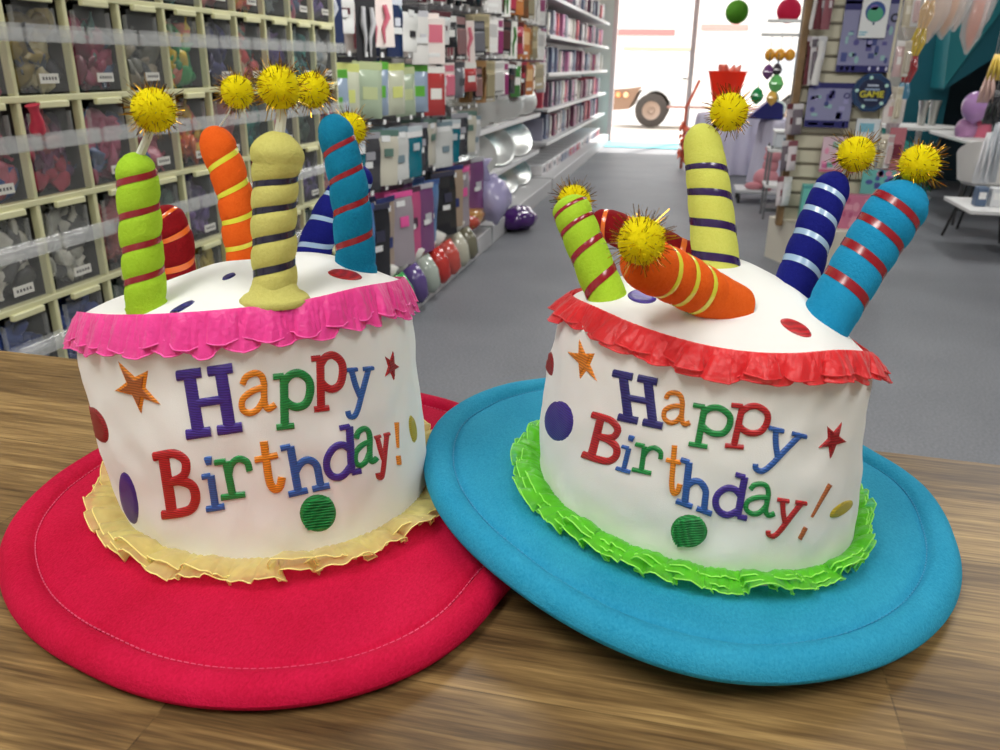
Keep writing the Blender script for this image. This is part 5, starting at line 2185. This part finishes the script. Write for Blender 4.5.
BLK = cm((28, 28, 30))
chair(2.50, 7.66, R_(150), WT, BLK, 'white shell chair with thin black legs near the frame edge')
chair(2.06, 8.55, R_(70), cm((30, 150, 140)), cm((30, 130, 124)), 'teal chair at the left end of the long white table')
# balloon cluster
t = None
for i, (px, py, c_, nm, r) in enumerate([(976, 107, (196, 150, 210), 'lilac', .125), (988, 112, (140, 206, 170), 'mint green', .085), (966, 130, (204, 150, 200), 'mauve', .10), (978, 131, (238, 120, 150), 'pink', .115),
                                         (973, 118, (180, 120, 200), 'purple', .08)]):
    P = onY(px, py, 8.45 + .04 * i)
    mb = MB()
    n = 20
    pr_ = [(r * math.sin(PI * k / 16) * (1 - .18 * (k / 16) ** 2), r * 1.1 * math.cos(PI * k / 16)) for k in range(1, 16)] + [(.012, -r * 1.13), (.02, -r * 1.18)]
    mb.lathe(P, pr_[::-1], mat('balloon_' + nm.replace(' ', '_'), c_, rough=.2, coat=.3, transl=.15), n)
    tag(mb.build('balloon', angle=180), '%s inflated balloon in the cluster over the white chair' % nm, 'balloon', None)
# hanging clear bags, top right
for i, (px, py, w_, h_, c_, nm) in enumerate([(918, 5, .17, .50, (240, 232, 226), 'cream'), (935, 12, .17, .42, (248, 216, 196), 'pale peach'), (950, 8, .17, .42, (244, 186, 140), 'peach'), (962, 2, .15, .40, (240, 222, 210), 'sand'),
                                              (976, 18, .15, .50, (226, 128, 90), 'terracotta'), (985, 2, .14, .46, (240, 200, 190), 'blush')]):
    P = onY(px, py, 6.6 + .06 * i)
    t = thing('hanging_garland_bag', 'clear bag of %s tissue decoration, %s in the row at top right' % (nm, ORD[i]), 'bag', tuple(P), 'hanging bags top right')
    mb = MB()
    n = 16
    pr_ = [(.012, h_ * .5), (w_ * .4, h_ * .3), (w_ * .5, 0), (w_ * .42, -h_ * .25), (w_ * .12, -h_ * .44), (.01, -h_ * .48)]
    vs = []
    for q, (r, z) in enumerate(pr_):
        for k in range(n):
            a_ = 2 * PI * k / n
            r1 = r * (1 + .18 * math.sin(3 * a_ + q + i))
            vs.append((P.x + r1 * math.cos(a_) + .02 * math.sin(z * 8), P.y + r1 * .5 * math.sin(a_), P.z + z))
    fs = [(q * n + k, q * n + (k + 1) % n, (q + 1) * n + (k + 1) % n, (q + 1) * n + k) for q in range(len(pr_) - 1) for k in range(n)]
    mb.add(vs, fs, mat('bag_clear_%d' % i, (240, 238, 238), rough=.12, alpha=.36, coat=.6))
    mb.build('plastic_wrap', t, angle=180)
    mb = MB()
    vs = [(P.x + (Vector(v).x - P.x) * .55, P.y + (Vector(v).y - P.y) * .7, P.z + (Vector(v).z - P.z) * .88) for v in vs]
    mb.add(vs, fs, cm(c_))
    mb.build('tissue', t, angle=180)
    mb = MB()
    mb.tube([(P.x, P.y, P.z + h_ * .5), (P.x, P.y, 3.0)], .003, cm((220, 220, 220)), 5)
    mb.build('cord', t)
# ribbon streamer column
P0, P1 = onY(927, 20, 6.3), onY(905, 100, 6.3)
segs = [((236, 200, 150), 'a'), ((226, 196, 60), 'b'), ((180, 40, 50), 'c'), ((70, 150, 190), 'd'), ((200, 190, 200), 'e')]
t = thing('streamer_chain', 'hanging chain of yellow, red and blue streamers against the teal wall', 'streamers', tuple(P1))
for k, (c_, _) in enumerate(segs):
    mb = MB()
    z0, z1 = P0.z + .12 - k * .17, P0.z + .12 - (k + 1) * .17
    x0, x1 = P0.x - .02 * k, P0.x - .02 * (k + 1)
    for q in range(6):
        dx = (q - 2.5) * .011
        mb.tube([(x0 + dx, 6.3 + .01 * (q % 3), z0), ((x0 + x1) / 2 + dx * 1.5, 6.3, (z0 + z1) / 2), (x1 + dx * .9, 6.3 + .01 * (q % 2), z1)], [.006, .008, .004], cm(c_, 'shiny'), 5)
    mb.build('streamer', t)
mb = MB()
mb.tube([(P0.x, 6.3, P0.z + .1), (P0.x, 6.3, 3.0)], .003, cm((220, 220, 220)), 5)
mb.build('cord', t)
# white display shelf unit cut by the right edge
t = thing('white_low_shelf_unit', 'white shelf unit with dark glass side cut by the right frame edge', 'shelving', (2.55, 6.9, 0))
XR = 2.06
mb = MB()
mb.box((XR + .42, 6.9, .36), (.84, .70, .03), cm((238, 238, 238)), ch=.004)
mb.build('shelf', t)
mb = MB()
mb.box((XR + .70, 6.9, .17), (.3, .60, .34), cm((60, 70, 76)))
mb.build('base', t)
mb = MB()
mb.box((XR + .50, 6.75, .19), (.02, .44, .30), cm((40, 66, 72), 'shiny'))
mb.build('glass_side', t)
mb = MB()
mb.box((XR + .52, 6.98, .75), (.05, .05, .9), cm((230, 230, 230)), ch=.004)
mb.build('post', t)
for i, (dx, z, c_, nm) in enumerate([(.12, .376, (90, 110, 140), 'slate blue'), (.22, .376, (230, 232, 236), 'white'), (.31, .376, (200, 204, 210), 'pale grey')]):
    mb = MB()
    mb.box((XR + dx, 6.8, z + .07), (.075, .10, .14), cm(c_), ch=.006)
    mb.box((XR + dx, 6.747, z + .08), (.05, .003, .05), cm((250, 250, 250)))
    tag(mb.build('small_carton'), 'small %s carton standing on the white shelf unit' % nm, 'box')
for i, (px, py, w_, h_, c_, nm) in enumerate([(990, 150, .10, .34, (236, 236, 240), 'white'), (999, 140, .10, .40, (190, 196, 204), 'pale grey'), (996, 108, .09, .20, (40, 40, 46), 'black'), (990, 92, .10, .16, (226, 190, 180), 'blush'),
                                              (997, 72, .08, .14, (230, 200, 90), 'yellow')]):
    P = onY(px, py - 12, 7.0)
    mb = MB()
    for q in range(9):
        dx = (q - 4) / 8 * w_
        mb.tube([(P.x + dx * .5, 7.0, P.z + .04), (P.x + dx, 6.98 + .02 * (q % 3), P.z - h_ * .5), (P.x + dx * 1.1, 7.0, P.z - h_)], [.004, .011, .006], cm(c_, 'shiny'), 6)
    mb.tube([(P.x, 7.0, P.z + .03), (P.x, 7.0, 3.0)], .002, cm((220, 220, 220)), 5)
    tag(mb.build('ribbon_tassel', angle=180), '%s ribbon tassel hanging at the right frame edge' % nm, 'tassel')

# ================================================================== OUTSIDE
PAVE = mat('pale_pavement', (214, 206, 196), rough=.9, var=.05, vscale=3)
mb = MB()
mb.box((0, 18.0, -.06), (30, 4.5, .1), PAVE)
struct('trim_2', mb, smooth=False)
mb = MB()
mb.box((0, 30, -.10), (60, 20.4, .1), mat('road_asphalt', (150, 146, 142), rough=.9))
struct('trim_3', mb, smooth=False)
mb = MB()
mb.box((-.78, 14.95, .006), (1.24, 1.0, .012), mat('turquoise_mat', (96, 200, 214), rough=.7), ch=.003)
tag(mb.build('door_mat'), 'pale turquoise door mat inside the shop entrance', 'mat')
# white utility vehicle
VB = mat('white_car_paint', (240, 238, 234), rough=.25, coat=.5)
VD = mat('brown_bumper', (128, 100, 80), rough=.6)  # one even brown for bumper and wheel flare
VT = mat('tyre_rubber', (60, 54, 50), rough=.8)
VH = mat('wheel_steel', (150, 130, 116), rough=.5, metal=.4)
veh = thing('utility_vehicle', 'white utility vehicle with brown bumper parked outside the door', 'car', (.6, 21.0, 0))
YV0, YV1 = 19.2, 21.0
mb = MB()
X0 = -1.72
prof = [(X0, .62), (X0 + .05, 1.02), (X0 + 1.25, 1.10), (X0 + 1.75, 1.72), (X0 + 3.1, 1.76), (X0 + 3.4, 1.15), (X0 + 4.9, 1.15), (X0 + 4.9, .45),
        (X0 + 4.3, .45), (X0 + 4.2, .72), (X0 + 4.0, .82), (X0 + 3.75, .80), (X0 + 3.55, .62), (X0 + 3.5, .45),
        (X0 + 1.32, .45), (X0 + 1.27, .66), (X0 + 1.10, .84), (X0 + .80, .88), (X0 + .55, .78), (X0 + .42, .60)]
mb.prism(prof, 1, YV0, YV1, VB)
mb.build('body', veh, smooth=False)
mb = MB()
mb.prism([(X0 - .06, .36), (X0 - .06, .80), (X0 + .38, .84), (X0 + .62, .88), (X0 + .50, .70), (X0 + .36, .40)], 1, YV0 - .06, YV1 + .06, VD)
part_label(mb.build('bumper', veh, smooth=False), 'brown bumper and wheel flare')
for k in (0, 1):
    mb = MB()
    mb.lathe((X0 + .12 + .17 * k, YV0 - .075, .70), [(.005, 0), (.06, 0), (.06, .03), (.05, .045), (.005, .05)], cm((255, 150, 90) if k == 0 else (250, 190, 140), 'shiny'), 14, M=MX)
    part_label(mb.build('indicator_lamp', veh), 'orange indicator lamp')
for (x, y) in ((X0 + .86, YV0), (X0 + 3.9, YV0), (X0 + .86, YV1 - .2), (X0 + 3.9, YV1 - .2)):
    mb = MB()
    mb.lathe((x, y + .1, .38), [(.2, -.11), (.32, -.11), (.36, -.08), (.36, .08), (.32, .11), (.2, .11)], VT, 28, M=MX, caps=False)
    wv = mb.build('wheel', veh, angle=40)
    mb = MB()
    mb.lathe((x, y + .1, .38), [(.02, .06), (.06, .09), (.08, .06), (.17, .07), (.22, .105), (.235, .10), (.235, -.05), (.02, -.05)], VH, 24, M=MX)
    mb.build('hub', wv, angle=40)
for (x0_, x1_) in ((X0 + 1.55, X0 + 2.3), (X0 + 2.36, X0 + 3.05)):
    mb = MB()
    mb.prism([(x0_ + .2 if x0_ < X0 + 2 else x0_, 1.20), (x1_, 1.20), (x1_, 1.66), (x0_ + .32 if x0_ < X0 + 2 else x0_, 1.66)], 1, YV0 - .012, YV0 + .004, mat('car_glass_%d' % int(x0_ * 10 + 90), (226, 230, 232), rough=.1))  # near-white colour puts the overexposure into the glass
    mb.build('side_window', veh, smooth=False)
P = onY(677, 67, YV0)
mb = MB()
mb.box((X0 + 1.55, YV0 - .02, 1.06), (.16, .03, .03), cm((60, 60, 60)), ch=.008)
mb.build('door_handle', veh)
mb = MB()
mb.box((X0 + 2.2, YV0 - .01, .47), (2.0, .04, .05), cm((150, 110, 100)), ch=.01)
mb.build('sill', veh)
# building over the road with a faded red sign band
mb = MB()
mb.box((0, 36, 2.4), (40, .4, 4.8), mat('far_facade_paint', (236, 232, 226), rough=.9))
mb2 = mb
fb = thing('far_building', 'pale shop building over the road with red sign band', 'building', (0, 36, 0))
mb.build('facade', fb, smooth=False)
for (xa, xb_, z, c_) in ((-3.2, -.9, 2.55, (232, 120, 116)), (.1, 1.9, 2.75, (236, 150, 140)), (-2.9, 3.4, 1.95, (220, 196, 150))):
    mb = MB()
    mb.box(((xa + xb_) / 2, 35.75, z), (xb_ - xa, .08, .22 if c_[0] > 225 else .10), cm(c_))
    mb.build('sign_band', fb, smooth=False)
for x in (-6, -3.5, -1, 1.5, 4, 6.5):
    mb = MB()
    mb.box((x, 35.76, 1.1), (1.9, .06, 1.5), cm((196, 200, 204)))
    mb.build('shopfront_window', fb, smooth=False)
